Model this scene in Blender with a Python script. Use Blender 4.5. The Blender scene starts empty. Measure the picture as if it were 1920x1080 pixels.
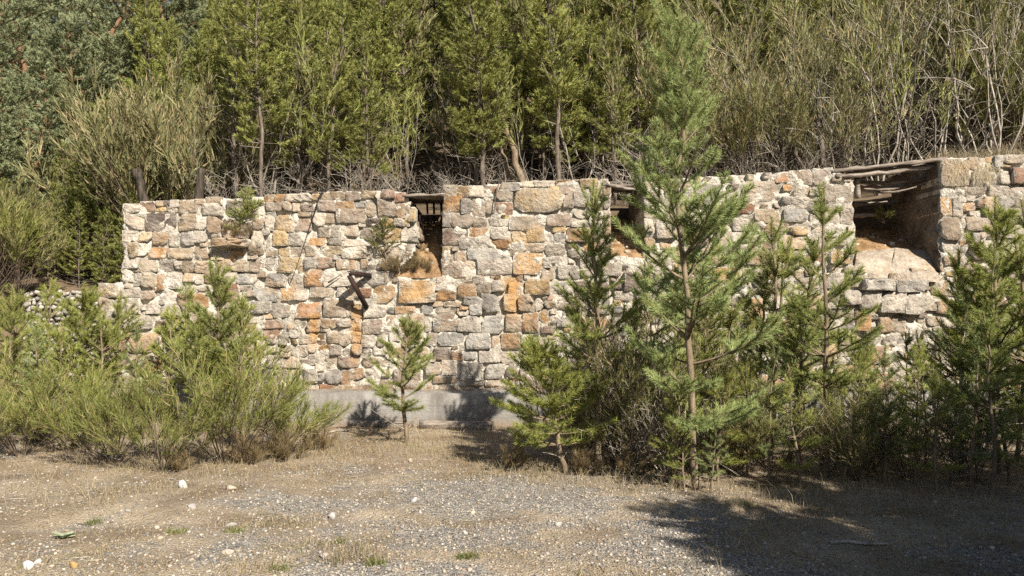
import bpy, math, random
import numpy as np
from mathutils import Vector

# ------------------------------------------------------------------ camera, sky, sun
SC = bpy.context.scene
COL = SC.collection
FPX = 1478.0                       # focal length in photo pixels (1920 wide)
CAMZ = 1.6
PITCH = math.atan(50 / FPX)
cam_d = bpy.data.cameras.new("camera")
cam = bpy.data.objects.new("camera", cam_d)
COL.objects.link(cam)
cam_d.sensor_width = 36.0
cam_d.lens = 36.0 * FPX / 1920.0
cam_d.clip_start = 0.05
cam_d.clip_end = 600
cam.location = (0, 0, CAMZ)
cam.rotation_euler = (math.pi / 2 + PITCH, 0, 0)
SC.camera = cam

SUN_AZ, SUN_EL = math.radians(30), math.radians(38)   # azimuth to the right of straight behind the camera
world = bpy.data.worlds.new("World")
SC.world = world
world.use_nodes = True
wn = world.node_tree.nodes
wl = world.node_tree.links
wn.clear()
sky = wn.new("ShaderNodeTexSky")
sky.sky_type = 'NISHITA'
sky.sun_disc = False
sky.sun_elevation = SUN_EL
sky.sun_rotation = math.pi - SUN_AZ
bg = wn.new("ShaderNodeBackground")
bg.inputs[1].default_value = 0.05
wo = wn.new("ShaderNodeOutputWorld")
wl.new(sky.outputs[0], bg.inputs[0])
wl.new(bg.outputs[0], wo.inputs[0])

sun_d = bpy.data.lights.new("sun", 'SUN')
sun_d.energy = 5.0
sun_d.angle = math.radians(0.5)
sun_d.color = (1.0, 0.92, 0.80)
sun = bpy.data.objects.new("sun", sun_d)
COL.objects.link(sun)
sun.location = (10, -20, 20)
SUND = Vector((-math.sin(SUN_AZ) * math.cos(SUN_EL), math.cos(SUN_AZ) * math.cos(SUN_EL), -math.sin(SUN_EL)))
sun.rotation_euler = SUND.to_track_quat('-Z', 'Y').to_euler()

vs = SC.view_settings
vs.view_transform = 'Standard'
vs.look = 'None'
vs.gamma = 1.0
vs.use_curve_mapping = False
vs.exposure = 0.92
SC.cycles.max_bounces = 4
SC.cycles.diffuse_bounces = 2
SC.cycles.glossy_bounces = 2
SC.cycles.transmission_bounces = 2
SC.cycles.use_denoising = False

# ------------------------------------------------------------------ helpers
RNG = np.random.default_rng(7)
random.seed(7)


def nrm(a):
    return a / np.maximum(np.linalg.norm(a, axis=-1, keepdims=True), 1e-9)


def hash2(ix, iy, s):
    h = (ix.astype(np.int64) * 374761393 + iy.astype(np.int64) * 668265263 + s * 974711) & 0x7fffffff
    h = ((h ^ (h >> 13)) * 1274126177) & 0x7fffffff
    return ((h ^ (h >> 16)) & 0xffff) / 65535.0


def vnoise(x, y, s=0):
    x = np.asarray(x, float); y = np.asarray(y, float)
    ix = np.floor(x); iy = np.floor(y)
    fx = x - ix; fy = y - iy
    fx = fx * fx * (3 - 2 * fx); fy = fy * fy * (3 - 2 * fy)
    a = hash2(ix, iy, s); b = hash2(ix + 1, iy, s); c = hash2(ix, iy + 1, s); d = hash2(ix + 1, iy + 1, s)
    return (a + (b - a) * fx) * (1 - fy) + (c + (d - c) * fx) * fy


def fbm(x, y, s=0, o=3):
    r = 0; a = 0.5; t = 0
    for i in range(o):
        r = r + a * vnoise(np.asarray(x) * 2 ** i, np.asarray(y) * 2 ** i, s + i * 17)
        t += a; a *= 0.5
    return r / t


def sstep(a, b, x):
    t = np.clip((np.asarray(x, float) - a) / (b - a), 0, 1)
    return t * t * (3 - 2 * t)


def make_mesh(name, V, F, mat, color=None, smooth=False, mats=None, mi=None):
    """F: int array (n,3) or (n,4), or a list of such arrays."""
    if not isinstance(F, (list, tuple)):
        F = [F]
    F = [np.asarray(f, np.int32) for f in F if len(f)]
    me = bpy.data.meshes.new(name)
    V = np.asarray(V, np.float32)
    me.vertices.add(len(V))
    me.vertices.foreach_set("co", V.ravel())
    loops = np.concatenate([f.ravel() for f in F])
    tot = np.concatenate([np.full(len(f), f.shape[1], np.int32) for f in F])
    start = np.concatenate([[0], np.cumsum(tot)[:-1]]).astype(np.int32)
    me.loops.add(len(loops))
    me.loops.foreach_set("vertex_index", loops)
    me.polygons.add(len(tot))
    me.polygons.foreach_set("loop_start", start)
    me.polygons.foreach_set("loop_total", tot)
    if smooth:
        me.polygons.foreach_set("use_smooth", np.ones(len(tot), bool))
    me.update(calc_edges=True)
    if color is not None:
        at = me.color_attributes.new("tint", 'FLOAT_COLOR', 'POINT')
        at.data.foreach_set("color", np.asarray(color, np.float32).ravel())
    me.validate()
    me.materials.append(mat)
    if mats:
        for m_ in mats: me.materials.append(m_)
        me.polygons.foreach_set('material_index', np.asarray(mi, np.int32))
    return me


def link(name, me, parent=None, loc=None):
    o = bpy.data.objects.new(name, me)
    COL.objects.link(o)
    if parent is not None:
        o.parent = parent
    if loc is not None:
        o.location = loc
    return o


def tag(o, label=None, cat=None, group=None, kind=None):
    if label: o["label"] = label
    if cat: o["category"] = cat
    if group: o["group"] = group
    if kind: o["kind"] = kind
    return o


def thing(name, label, cat, loc=(0, 0, 0), rz=0.0, group=None, sc=1.0, tilt=(0, 0)):
    o = bpy.data.objects.new(name, None)
    o.empty_display_size = 0.2
    COL.objects.link(o)
    o.location = loc
    o.rotation_euler = (tilt[0], tilt[1], rz)
    o.scale = (sc, sc, sc) if not isinstance(sc, tuple) else sc
    return tag(o, label, cat, group)


def join(parts):
    """parts: list of (V, F) with equal face width -> V, F"""
    Vs, Fs, n = [], [], 0
    for v, f in parts:
        Vs.append(v); Fs.append(np.asarray(f) + n); n += len(v)
    return np.concatenate(Vs), np.concatenate(Fs)


def perp(d, rng):
    r = rng.normal(size=d.shape)
    return nrm(np.cross(d, r))


def prisms(P0, P1, R0, R1, rng, k=3):
    P0 = np.asarray(P0, float); P1 = np.asarray(P1, float)
    R0 = np.broadcast_to(np.asarray(R0, float), (len(P0),)); R1 = np.broadcast_to(np.asarray(R1, float), (len(P0),))
    d = nrm(P1 - P0)
    ref = np.where(np.abs(d[:, 2:3]) < 0.9, np.array([[0, 0, 1.0]]), np.array([[1.0, 0, 0]]))
    u = nrm(np.cross(d, ref)); v = np.cross(d, u)
    V = []
    for P, R in ((P0, R0), (P1, R1)):
        for i in range(k):
            a = 2 * math.pi * i / k
            V.append(P + (u * math.cos(a) + v * math.sin(a)) * R[:, None])
    V = np.stack(V, 1)                       # n, 2k, 3
    n = len(P0)
    base = (np.arange(n) * 2 * k)[:, None, None]
    f = np.array([[i, (i + 1) % k, k + (i + 1) % k, k + i] for i in range(k)])[None]
    return V.reshape(-1, 3), (base + f).reshape(-1, 4)


def tube(pts, rad, k=8, cap=True):
    pts = np.asarray(pts, float); n = len(pts)
    rad = np.broadcast_to(np.asarray(rad, float), (n,))
    t = np.gradient(pts, axis=0); t = nrm(t)
    ref = np.array([0, 1.0, 0]) if abs(t[0][1]) < 0.8 else np.array([1.0, 0, 0])
    u = nrm(np.cross(t, ref)); v = np.cross(t, u)
    V = []
    for i in range(k):
        a = 2 * math.pi * i / k
        V.append(pts + (u * math.cos(a) + v * math.sin(a)) * rad[:, None])
    V = np.stack(V, 1).reshape(-1, 3)
    F = [[i * k + j, i * k + (j + 1) % k, (i + 1) * k + (j + 1) % k, (i + 1) * k + j] for i in range(n - 1) for j in range(k)]
    if cap:
        V = np.concatenate([V, pts[:1], pts[-1:]])
        a, b = len(V) - 2, len(V) - 1
        F += [[a, (j + 1) % k, j, j] if False else [a, a, (j + 1) % k, j] for j in range(0)]
        T = [[a, (j + 1) % k, j] for j in range(k)] + [[b, (n - 1) * k + j, (n - 1) * k + (j + 1) % k] for j in range(k)]
        return V, [np.array(F), np.array(T)]
    return V, [np.array(F)]


def box(x0, x1, y0, y1, z0, z1):
    V = np.array([[x0, y0, z0], [x1, y0, z0], [x1, y1, z0], [x0, y1, z0], [x0, y0, z1], [x1, y0, z1], [x1, y1, z1], [x0, y1, z1]], float)
    F = np.array([[0, 3, 2, 1], [4, 5, 6, 7], [0, 1, 5, 4], [1, 2, 6, 5], [2, 3, 7, 6], [3, 0, 4, 7]])
    return V, F


def at(px, py, Y):
    """world point at depth Y that the photograph shows at pixel (px, py)"""
    dx = (px - 960) / FPX; dv = (540 - py) / FPX
    dy = math.cos(PITCH) - dv * math.sin(PITCH)
    dz = math.sin(PITCH) + dv * math.cos(PITCH)
    return np.array([dx / dy * Y, Y, CAMZ + dz / dy * Y])


def on_ground(px, py):
    dv = (540 - py) / FPX
    dz = math.sin(PITCH) + dv * math.cos(PITCH)
    dy = math.cos(PITCH) - dv * math.sin(PITCH)
    Y = -CAMZ / dz * dy
    return at(px, py, Y)


WY = 11.4                                    # front plane of the stone wall
_a, _b = at(0, 0, WY), at(1000, 0, WY)
# wall-plane pixel -> X, Z
def wxz(px, py):
    px = np.asarray(px, float); py = np.asarray(py, float)
    dx = (px - 960) / FPX; dv = (540 - py) / FPX
    dy = math.cos(PITCH) - dv * math.sin(PITCH)
    dz = math.sin(PITCH) + dv * math.cos(PITCH)
    return dx / dy * WY, CAMZ + dz / dy * WY


# ------------------------------------------------------------------ materials
def new_mat(name):
    m = bpy.data.materials.new(name)
    m.use_nodes = True
    nt = m.node_tree
    nt.nodes.clear()
    out = nt.nodes.new("ShaderNodeOutputMaterial")
    return m, nt, out


class N:
    def __init__(s, nt): s.nt = nt
    def node(s, t, **kw):
        n = s.nt.nodes.new(t)
        for k, v in kw.items(): setattr(n, k, v)
        return n
    def put(s, sock, v):
        if hasattr(v, "is_output") or hasattr(v, "links"): s.nt.links.new(v, sock)
        else: sock.default_value = v
    def math(s, op, a, b=0.0, c=None, clamp=False):
        n = s.node("ShaderNodeMath", operation=op, use_clamp=clamp)
        s.put(n.inputs[0], a); s.put(n.inputs[1], b)
        if c is not None: s.put(n.inputs[2], c)
        return n.outputs[0]
    def mix(s, f, a, b, blend='MIX'):
        n = s.node("ShaderNodeMix", data_type='RGBA', blend_type=blend)
        s.put(n.inputs[0], f)
        for i, v in ((6, a), (7, b)):
            s.put(n.inputs[i], tuple(v) + (1,) if isinstance(v, tuple) and len(v) == 3 else v)
        return n.outputs[2]
    def noise(s, scale, detail=3, rough=0.55, vec=None, dist=0.0):
        n = s.node("ShaderNodeTexNoise")
        n.inputs["Scale"].default_value = scale; n.inputs["Detail"].default_value = detail
        n.inputs["Roughness"].default_value = rough; n.inputs["Distortion"].default_value = dist
        if vec is not None: s.put(n.inputs["Vector"], vec)
        return n.outputs["Fac"]
    def ramp(s, f, lo, hi):
        n = s.node("ShaderNodeMapRange", interpolation_type='SMOOTHSTEP')
        s.put(n.inputs[0], f); n.inputs[1].default_value = lo; n.inputs[2].default_value = hi
        return n.outputs[0]
    def pos(s): return s.node("ShaderNodeNewGeometry").outputs["Position"]
    def tint(s):
        n = s.node("ShaderNodeVertexColor", layer_name="tint")
        return n.outputs["Color"], n.outputs["Alpha"]
    def bump(s, h, strength=0.5, dist=0.02):
        n = s.node("ShaderNodeBump")
        n.inputs["Strength"].default_value = strength; n.inputs["Distance"].default_value = dist
        s.put(n.inputs["Height"], h)
        return n.outputs[0]
    def bsdf(s, col, rough=0.85, spec=0.25, normal=None, metal=0.0):
        n = s.node("ShaderNodeBsdfPrincipled")
        s.put(n.inputs["Base Color"], tuple(col) + (1,) if isinstance(col, tuple) and len(col) == 3 else col)
        s.put(n.inputs["Roughness"], rough); n.inputs["Specular IOR Level"].default_value = spec
        n.inputs["Metallic"].default_value = metal
        if normal is not None: s.put(n.inputs["Normal"], normal)
        return n.outputs[0]


def rust_mask(n, P):
    """rusty run-off below the iron bracket and below one ironstone: (X centre, half width, top z, bottom z)"""
    sep = n.node("ShaderNodeSeparateXYZ"); n.put(sep.inputs[0], P)
    wob = n.math('MULTIPLY', n.math('SUBTRACT', n.noise(3.0, 3, vec=P), 0.5), 0.10)
    x = n.math('ADD', sep.outputs[0], wob)
    tot = None
    for px, pw, y0, y1 in ((670, 9, 572, 668), (591, 9, 590, 655), (960, 14, 520, 600)):
        xc, zt = wxz(px, y0); _, zb = wxz(px, y1); hw = pw / 129.6
        m = n.ramp(n.math('ABSOLUTE', n.math('SUBTRACT', x, float(xc))), hw * 2.1, hw * 0.1)
        m = n.math('MULTIPLY', m, n.ramp(sep.outputs[2], float(zb) - 0.15, float(zb) + 0.25))
        m = n.math('MULTIPLY', m, n.ramp(sep.outputs[2], float(zt) + 0.06, float(zt) - 0.03))
        tot = m if tot is None else n.math('MAXIMUM', tot, m)
    g = n.ramp(n.noise(9.0, 4, vec=P), 0.3, 0.55)
    return n.math('MULTIPLY', tot, n.math('MULTIPLY_ADD', g, 0.45, 0.4))


def mat_stone():
    m, nt, out = new_mat("rubble stone"); n = N(nt); P = n.pos()
    col, edge = n.tint()
    n1 = n.noise(5.0, 5, 0.6, P); n2 = n.noise(22.0, 4, 0.65, P); n3 = n.noise(2.3, 3, 0.5, P)
    c = n.mix(n.ramp(n1, 0.25, 0.75), n.mix(1.0, col, (0.66, 0.62, 0.6), 'MULTIPLY'), n.mix(1.0, col, (1.22, 1.2, 1.16), 'MULTIPLY'))
    c = n.mix(n.math('MULTIPLY', n.ramp(n2, 0.3, 0.7), 0.35), c, n.mix(1.0, c, (0.55, 0.5, 0.46), 'MULTIPLY'))
    c = n.mix(n.math('MULTIPLY', n.ramp(n.noise(3.7, 4, 0.62, P, 0.4), 0.45, 0.62), 0.42), c, (0.44, 0.395, 0.335))
    warm = n.math('MULTIPLY', n.ramp(n3, 0.52, 0.72), 0.35)
    c = n.mix(warm, c, (0.38, 0.22, 0.085))
    lichen = n.math('MULTIPLY', n.ramp(n.noise(11.0, 6, 0.72, P), 0.54, 0.66), 0.6)
    c = n.mix(lichen, c, (0.13, 0.125, 0.115))
    sm = n.math('ADD', n.math('MULTIPLY', edge, 0.22), n.noise(9.0, 8, 0.78, P, 0.6))
    sm = n.ramp(sm, 0.63, 0.69)
    c = n.mix(n.math('MULTIPLY', sm, 0.85), c, (0.58, 0.54, 0.465))
    c = n.mix(rust_mask(n, P), c, (0.40, 0.22, 0.075))
    strat = n.node('ShaderNodeMapping'); strat.inputs['Scale'].default_value = (4, 4, 9); nt.links.new(P, strat.inputs[0])
    h = n.math('ADD', n.math('ADD', n1, n.math('MULTIPLY', n2, 0.7)), n.math('ADD', n.math('MULTIPLY', n.noise(2.0, 4, 0.6, strat.outputs[0]), 0.35), n.math('MULTIPLY', sm, 0.12)))
    nt.links.new(n.bsdf(c, 0.9, 0.15, n.bump(h, 1.0, 0.05)), out.inputs[0])
    return m


def mat_mortar():
    m, nt, out = new_mat("lime mortar"); n = N(nt); P = n.pos()
    n1 = n.noise(4.0, 5, 0.6, P); n2 = n.noise(30.0, 4, 0.7, P); n3 = n.noise(11.0, 4, 0.6, P)
    c = n.mix(n.ramp(n1, 0.35, 0.7), (0.45, 0.405, 0.335), (0.67, 0.63, 0.55))
    c = n.mix(n.math('MULTIPLY', n.ramp(n3, 0.55, 0.75), 0.55), c, (0.33, 0.28, 0.22))
    c = n.mix(n.math('MULTIPLY', n.ramp(n2, 0.55, 0.75), 0.35), c, (0.26, 0.23, 0.2))
    c = n.mix(rust_mask(n, P), c, (0.44, 0.25, 0.08))
    h = n.math('ADD', n.math('MULTIPLY', n3, 1.0), n.math('MULTIPLY', n2, 0.6))
    nt.links.new(n.bsdf(c, 0.95, 0.1, n.bump(h, 1.0, 0.07)), out.inputs[0])
    return m


def mat_tinted(name, rough=0.9, scale=18.0, bump=0.5, bd=0.01, var=0.35):
    m, nt, out = new_mat(name); n = N(nt); P = n.pos()
    col, _ = n.tint()
    n1 = n.noise(scale, 4, 0.6, P)
    c = n.mix(n1, n.mix(1.0, col, (1 - var,) * 3, 'MULTIPLY'), n.mix(1.0, col, (1 + var,) * 3, 'MULTIPLY'))
    nt.links.new(n.bsdf(c, rough, 0.2, n.bump(n1, bump, bd)), out.inputs[0])
    return m


def mat_plain(name, a, b, scale=6.0, rough=0.85, stretch=None, bump=0.5, bd=0.01, spec=0.2):
    m, nt, out = new_mat(name); n = N(nt)
    tc = n.node("ShaderNodeTexCoord").outputs["Object"]
    if stretch:
        mp = n.node("ShaderNodeMapping"); mp.inputs["Scale"].default_value = stretch
        nt.links.new(tc, mp.inputs[0]); tc = mp.outputs[0]
    n1 = n.noise(scale, 5, 0.65, tc); n2 = n.noise(scale * 5, 3, 0.6, tc)
    c = n.mix(n.ramp(n1, 0.3, 0.7), a, b)
    c = n.mix(n.math('MULTIPLY', n.ramp(n2, 0.4, 0.75), 0.4), c, n.mix(1.0, c, (0.5, 0.48, 0.45), 'MULTIPLY'))
    nt.links.new(n.bsdf(c, rough, spec, n.bump(n.math('ADD', n1, n2), bump, bd)), out.inputs[0])
    return m


def mat_leaf(name, a, b, trans=0.3, c2=None, amt=0.12, scale=0.9):
    """fine foliage: each needle / twig takes its own tone between a and b; c2 = dry colour of some of them"""
    m, nt, out = new_mat(name); n = N(nt)
    g = n.node("ShaderNodeNewGeometry")
    r = g.outputs["Random Per Island"]
    oi = n.node("ShaderNodeObjectInfo").outputs["Random"]
    f = n.math('ADD', n.math('MULTIPLY', r, 0.55), n.math('MULTIPLY', n.noise(scale, 2, 0.5, g.outputs["Position"]), 0.45))
    c = n.mix(f, a, b)
    if c2:
        c = n.mix(n.math('LESS_THAN', n.math('FRACT', n.math('MULTIPLY', r, 37.7)), amt), c, c2)
    br = n.math('MULTIPLY_ADD', oi, 0.35, 0.82)
    comb = n.node("ShaderNodeCombineColor")
    for i in range(3): nt.links.new(br, comb.inputs[i])
    c = n.mix(1.0, c, comb.outputs[0], 'MULTIPLY')
    d = n.bsdf(c, 0.55, 0.3)
    t = n.node("ShaderNodeBsdfTranslucent"); nt.links.new(c, t.inputs[0])
    mx = n.node("ShaderNodeMixShader"); mx.inputs[0].default_value = trans
    nt.links.new(d, mx.inputs[1]); nt.links.new(t.outputs[0], mx.inputs[2])
    nt.links.new(mx.outputs[0], out.inputs[0])
    return m


M = {}
M['stone'] = mat_stone()
M['mortar'] = mat_mortar()
M['pebble'] = mat_tinted("pebble stone", 0.9, 25.0, 0.5, 0.006)
M['gabion'] = mat_tinted("grey gabion stone", 0.9, 20.0, 0.7, 0.02)
M['concrete'] = mat_plain("weathered concrete", (0.17, 0.16, 0.145), (0.30, 0.285, 0.265), 2.2, 0.9, (1, 1, 0.35), 0.35, 0.01)
def mat_concrete():
    m, nt, out = new_mat("stained cast concrete"); n = N(nt); P = n.pos()
    st = n.node("ShaderNodeMapping"); st.inputs["Scale"].default_value = (5, 5, 0.5); nt.links.new(P, st.inputs[0])
    n1 = n.noise(1.6, 5, 0.6, P); n2 = n.noise(1.2, 4, 0.65, st.outputs[0]); n3 = n.noise(28.0, 4, 0.7, P)
    sep = n.node("ShaderNodeSeparateXYZ"); nt.links.new(P, sep.inputs[0])
    c = n.mix(n.ramp(n1, 0.3, 0.7), (0.19, 0.175, 0.155), (0.31, 0.295, 0.27))
    c = n.mix(n.math('MULTIPLY', n.ramp(n2, 0.45, 0.68), 0.55), c, (0.115, 0.105, 0.095))
    c = n.mix(n.math('MULTIPLY', n.ramp(n3, 0.55, 0.72), 0.45), c, (0.38, 0.36, 0.33))
    mud = n.math('ADD', sep.outputs[2], n.math('MULTIPLY', n.math('SUBTRACT', n.noise(6.0, 4, 0.7, P), 0.5), 0.35))
    c = n.mix(n.math('MULTIPLY', n.ramp(mud, 0.20, 0.05), 0.7), c, (0.26, 0.19, 0.12))
    board = n.math('LESS_THAN', n.math('FRACT', n.math('MULTIPLY', sep.outputs[2], 6.0)), 0.05)
    h = n.math('ADD', n.math('SUBTRACT', n3, n.math('MULTIPLY', board, 0.8)), n.math('MULTIPLY', n1, 0.6))
    nt.links.new(n.bsdf(c, 0.92, 0.15, n.bump(h, 0.8, 0.02)), out.inputs[0])
    return m


M['concrete'] = mat_concrete()
M['oldwood'] = mat_plain("weathered grey timber", (0.13, 0.10, 0.08), (0.36, 0.31, 0.26), 5.0, 0.85, (0.6, 6, 6), 0.8, 0.012)
M['darkpost'] = mat_plain("dark tarred timber", (0.018, 0.015, 0.012), (0.10, 0.08, 0.062), 6.0, 0.8, (5, 5, 0.6), 0.8, 0.012)
M['rust'] = mat_plain("rusted steel", (0.012, 0.006, 0.004), (0.040, 0.016, 0.010), 12.0, 0.75, None, 0.5, 0.005, 0.4)
M['cable'] = mat_plain("black cable", (0.012, 0.011, 0.01), (0.035, 0.03, 0.028), 20.0, 0.6)
M['bark_young'] = mat_plain("young pine bark", (0.13, 0.095, 0.065), (0.30, 0.235, 0.16), 9.0, 0.9, (3, 3, 0.8), 0.8, 0.01)
M['bark_grey'] = mat_plain("grey pine bark", (0.07, 0.055, 0.045), (0.23, 0.19, 0.15), 8.0, 0.9, (3, 3, 0.8), 0.8, 0.012)
M['bark_orange'] = mat_plain("orange pine bark", (0.13, 0.08, 0.05), (0.30, 0.175, 0.095), 6.0, 0.9, (2, 2, 0.7), 0.9, 0.02)
M['twig'] = mat_plain("dark twig", (0.075, 0.055, 0.04), (0.18, 0.14, 0.10), 9.0, 0.9)
M['deadtwig'] = mat_plain("bleached dead twig", (0.19, 0.16, 0.13), (0.44, 0.40, 0.34), 9.0, 0.9)
M['pine_blue'] = mat_leaf("bluish pine needles", (0.130, 0.185, 0.060), (0.410, 0.460, 0.185), 0.22, (0.40, 0.30, 0.10), 0.04)
M['pine_mid'] = mat_leaf("green pine needles", (0.120, 0.175, 0.036), (0.450, 0.480, 0.155), 0.25, (0.42, 0.31, 0.10), 0.06)
M['pine_yel'] = mat_leaf("yellow green pine needles", (0.140, 0.190, 0.030), (0.480, 0.500, 0.140), 0.28, (0.42, 0.32, 0.10), 0.06)
M['pine_far'] = mat_leaf("yellow green young pine needles", (0.095, 0.135, 0.024), (0.470, 0.475, 0.150), 0.24, (0.36, 0.27, 0.10), 0.07, 0.5)  # the needles' own yellow green, tone varies from needle to needle
M['pine_scots'] = mat_leaf("grey green pine needles", (0.120, 0.160, 0.070), (0.460, 0.490, 0.285), 0.22, None, 0, 0.5)
M['broom_green'] = mat_leaf("green broom twigs", (0.080, 0.105, 0.018), (0.290, 0.300, 0.085), 0.20, (0.34, 0.27, 0.12), 0.14)
M['broom_olive'] = mat_leaf("olive broom twigs", (0.070, 0.080, 0.022), (0.270, 0.265, 0.100), 0.20, (0.36, 0.28, 0.15), 0.2)
M['broom_pale'] = mat_leaf("pale straw broom twigs", (0.105, 0.110, 0.040), (0.380, 0.365, 0.175), 0.20, (0.42, 0.33, 0.18), 0.2)
M['dry'] = mat_leaf("dry brown brush", (0.17, 0.115, 0.06), (0.42, 0.32, 0.18), 0.25, (0.17, 0.18, 0.05), 0.12)
M['grass'] = mat_leaf("dry straw grass", (0.25, 0.195, 0.115), (0.50, 0.42, 0.27), 0.3, (0.15, 0.17, 0.05), 0.07, 0.7)
M['grass_green'] = mat_leaf("green grass", (0.09, 0.12, 0.03), (0.22, 0.25, 0.07), 0.3, (0.4, 0.33, 0.17), 0.2)
M['litter'] = mat_leaf("fallen pine needles", (0.16, 0.085, 0.035), (0.40, 0.25, 0.11), 0.1)
M['mullein'] = mat_leaf("woolly grey leaf", (0.30, 0.35, 0.22), (0.44, 0.47, 0.33), 0.2)


def mat_ground():
    m, nt, out = new_mat("gravelly dry soil"); n = N(nt); P = n.pos()
    col, gm = n.tint()
    n1 = n.noise(1.3, 5, 0.6, P); n2 = n.noise(24.0, 4, 0.65, P); n3 = n.noise(90.0, 3, 0.6, P)
    soil = n.mix(n.ramp(n1, 0.3, 0.7), (0.20, 0.155, 0.108), (0.40, 0.335, 0.25))
    vor = n.node("ShaderNodeTexVoronoi"); vor.inputs["Scale"].default_value = 55.0
    nt.links.new(P, vor.inputs["Vector"])
    sepc = n.node("ShaderNodeSeparateColor"); nt.links.new(vor.outputs["Color"], sepc.inputs[0])
    grav = n.mix(sepc.outputs[0], (0.12, 0.115, 0.105), (0.40, 0.365, 0.315))
    g = n.math('MULTIPLY', n.ramp(n.math('ADD', gm, n.math('MULTIPLY', n.math('SUBTRACT', n2, 0.5), 0.9)), 0.35, 0.65), 1.0)
    c = n.mix(g, soil, grav)
    c = n.mix(n.math('MULTIPLY', n.ramp(n2, 0.5, 0.75), 0.35), c, n.mix(1.0, c, (0.5, 0.46, 0.42), 'MULTIPLY'))
    h = n.math('ADD', n.math('MULTIPLY', n3, 0.5), n.math('SUBTRACT', n2, n.math('MULTIPLY', vor.outputs["Distance"], 0.7)))
    nt.links.new(n.bsdf(c, 0.95, 0.1, n.bump(h, 1.0, 0.02)), out.inputs[0])
    return m


M['ground'] = mat_ground()
M['hill'] = mat_plain("forest floor", (0.07, 0.05, 0.032), (0.19, 0.14, 0.09), 0.8, 0.95, None, 1.0, 0.06)


# ------------------------------------------------------------------ terrain
def gravel_mask(x, y):
    e = np.exp(-(((x + 0.6) / 2.1) ** 2 + ((y - 6.5) / 1.55) ** 2) ** 1.5)
    e2 = np.exp(-(((x - 0.2) / 3.2) ** 2 + ((y - 4.6) / 0.9) ** 2) ** 1.5)
    n = fbm(x * 0.9, y * 1.3, 11, 3)
    n2 = fbm(x * 3.1, y * 3.6, 19, 3)
    return np.clip(0.75 * np.maximum(e, 0.8 * e2) + (n - 0.5) * 1.2 + (n2 - 0.5) * 1.1, 0, 1)


def gz(x, y):
    x = np.asarray(x, float); y = np.asarray(y, float)
    b = 0.05 * (fbm(x * 0.7, y * 0.7, 3, 3) - 0.5) + 0.025 * (fbm(x * 4, y * 4, 5, 2) - 0.5)
    b = b + 0.06 * sstep(8.5, 10.5, y)                      # litter banked up against the wall
    for y0_, sl in ((6.35, 0.06), (4.75, 0.06)):               # shallow wheel ruts
        b = b - 0.035 * np.exp(-((y - y0_ - sl * x - 0.12 * (fbm(x * 0.6, x * 0, 81, 2) - 0.5)) / 0.2) ** 2) * sstep(3.5, 1.0, np.abs(x + 0.8) - 2.0)
    return b


def grid_axis(lo, hi, n0, n1, fine, far, m):
    a = np.linspace(n0, n1, fine)
    k = np.linspace(0, 1, m)[1:] ** 2.2
    return np.concatenate([(n0 - (n0 - lo) * k)[::-1], a, n1 + (hi - n1) * k])


gx = grid_axis(-160, 160, -8, 8, 321, 0, 18)
gy = grid_axis(-160, 14.5, 3.5, 12.5, 181, 0, 18)
GX, GY = np.meshgrid(gx, gy)
GZ = gz(GX, GY)
V = np.stack([GX, GY, GZ], -1).reshape(-1, 3)
nx, ny = len(gx), len(gy)
I = (np.arange(ny - 1)[:, None] * nx + np.arange(nx - 1)[None]).ravel()
F = np.stack([I, I + 1, I + nx + 1, I + nx], 1)
gmv = gravel_mask(GX, GY).ravel()
colr = np.ones((len(V), 4)); colr[:, 3] = gmv
ground = link("ground", make_mesh("ground", V, F, M['ground'], colr, True))
tag(ground, "dry gravelly ground strewn with pebbles, litter and sparse grass", "ground", kind="structure")


def hill_y0(x):
    return 12.85 + 0.6 * sstep(-5.4, -6.4, x)


def hill_z0(x):
    x = np.asarray(x, float)
    right = np.interp(x, [-6, -1, 2, 6, 8, 30], [3.05, 3.25, 3.3, 3.45, 3.75, 4.2])
    return right + (1.95 - right) * sstep(-5.6, -6.4, x) + 0.1 * (fbm(x * 0.8, x * 0, 21, 2) - 0.5)


def hz(x, y):
    x = np.asarray(x, float); y = np.asarray(y, float)
    t = np.maximum(y - hill_y0(x), 0)
    steep = 0.42 + 0.13 * sstep(-8, 4, x)
    return hill_z0(x) + np.minimum(t, 2) * 0.22 + np.maximum(t - 2, 0) * steep + 0.25 * (fbm(x * 0.5, y * 0.5, 31, 3) - 0.5) * sstep(0, 1.5, t)


hx = grid_axis(-90, 90, -12, 14, 131, 0, 16)
ht = np.concatenate([np.linspace(0, 14, 57), 14 + 66 * np.linspace(0, 1, 24)[1:] ** 1.4])
HX, HT = np.meshgrid(hx, ht)
HY = hill_y0(HX) + HT
HZ = hz(HX, HY)
sk = np.stack([hx, hill_y0(hx) - np.where(hx < -8, 1.2, 0.0) * sstep(-8, -9.5, hx), np.full(len(hx), -0.3)], -1)
V = np.concatenate([sk, np.stack([HX, HY, HZ], -1).reshape(-1, 3)])
nx, ny = len(hx), len(ht) + 1
I = (np.arange(ny - 1)[:, None] * nx + np.arange(nx - 1)[None]).ravel()
F = np.stack([I, I + 1, I + nx + 1, I + nx], 1)
hill = link("hillside", make_mesh("hillside", V, F, M['hill'], None, True))
tag(hill, "steep wooded hillside rising behind the stone wall", "hillside", kind="structure")

ICO = None


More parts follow.
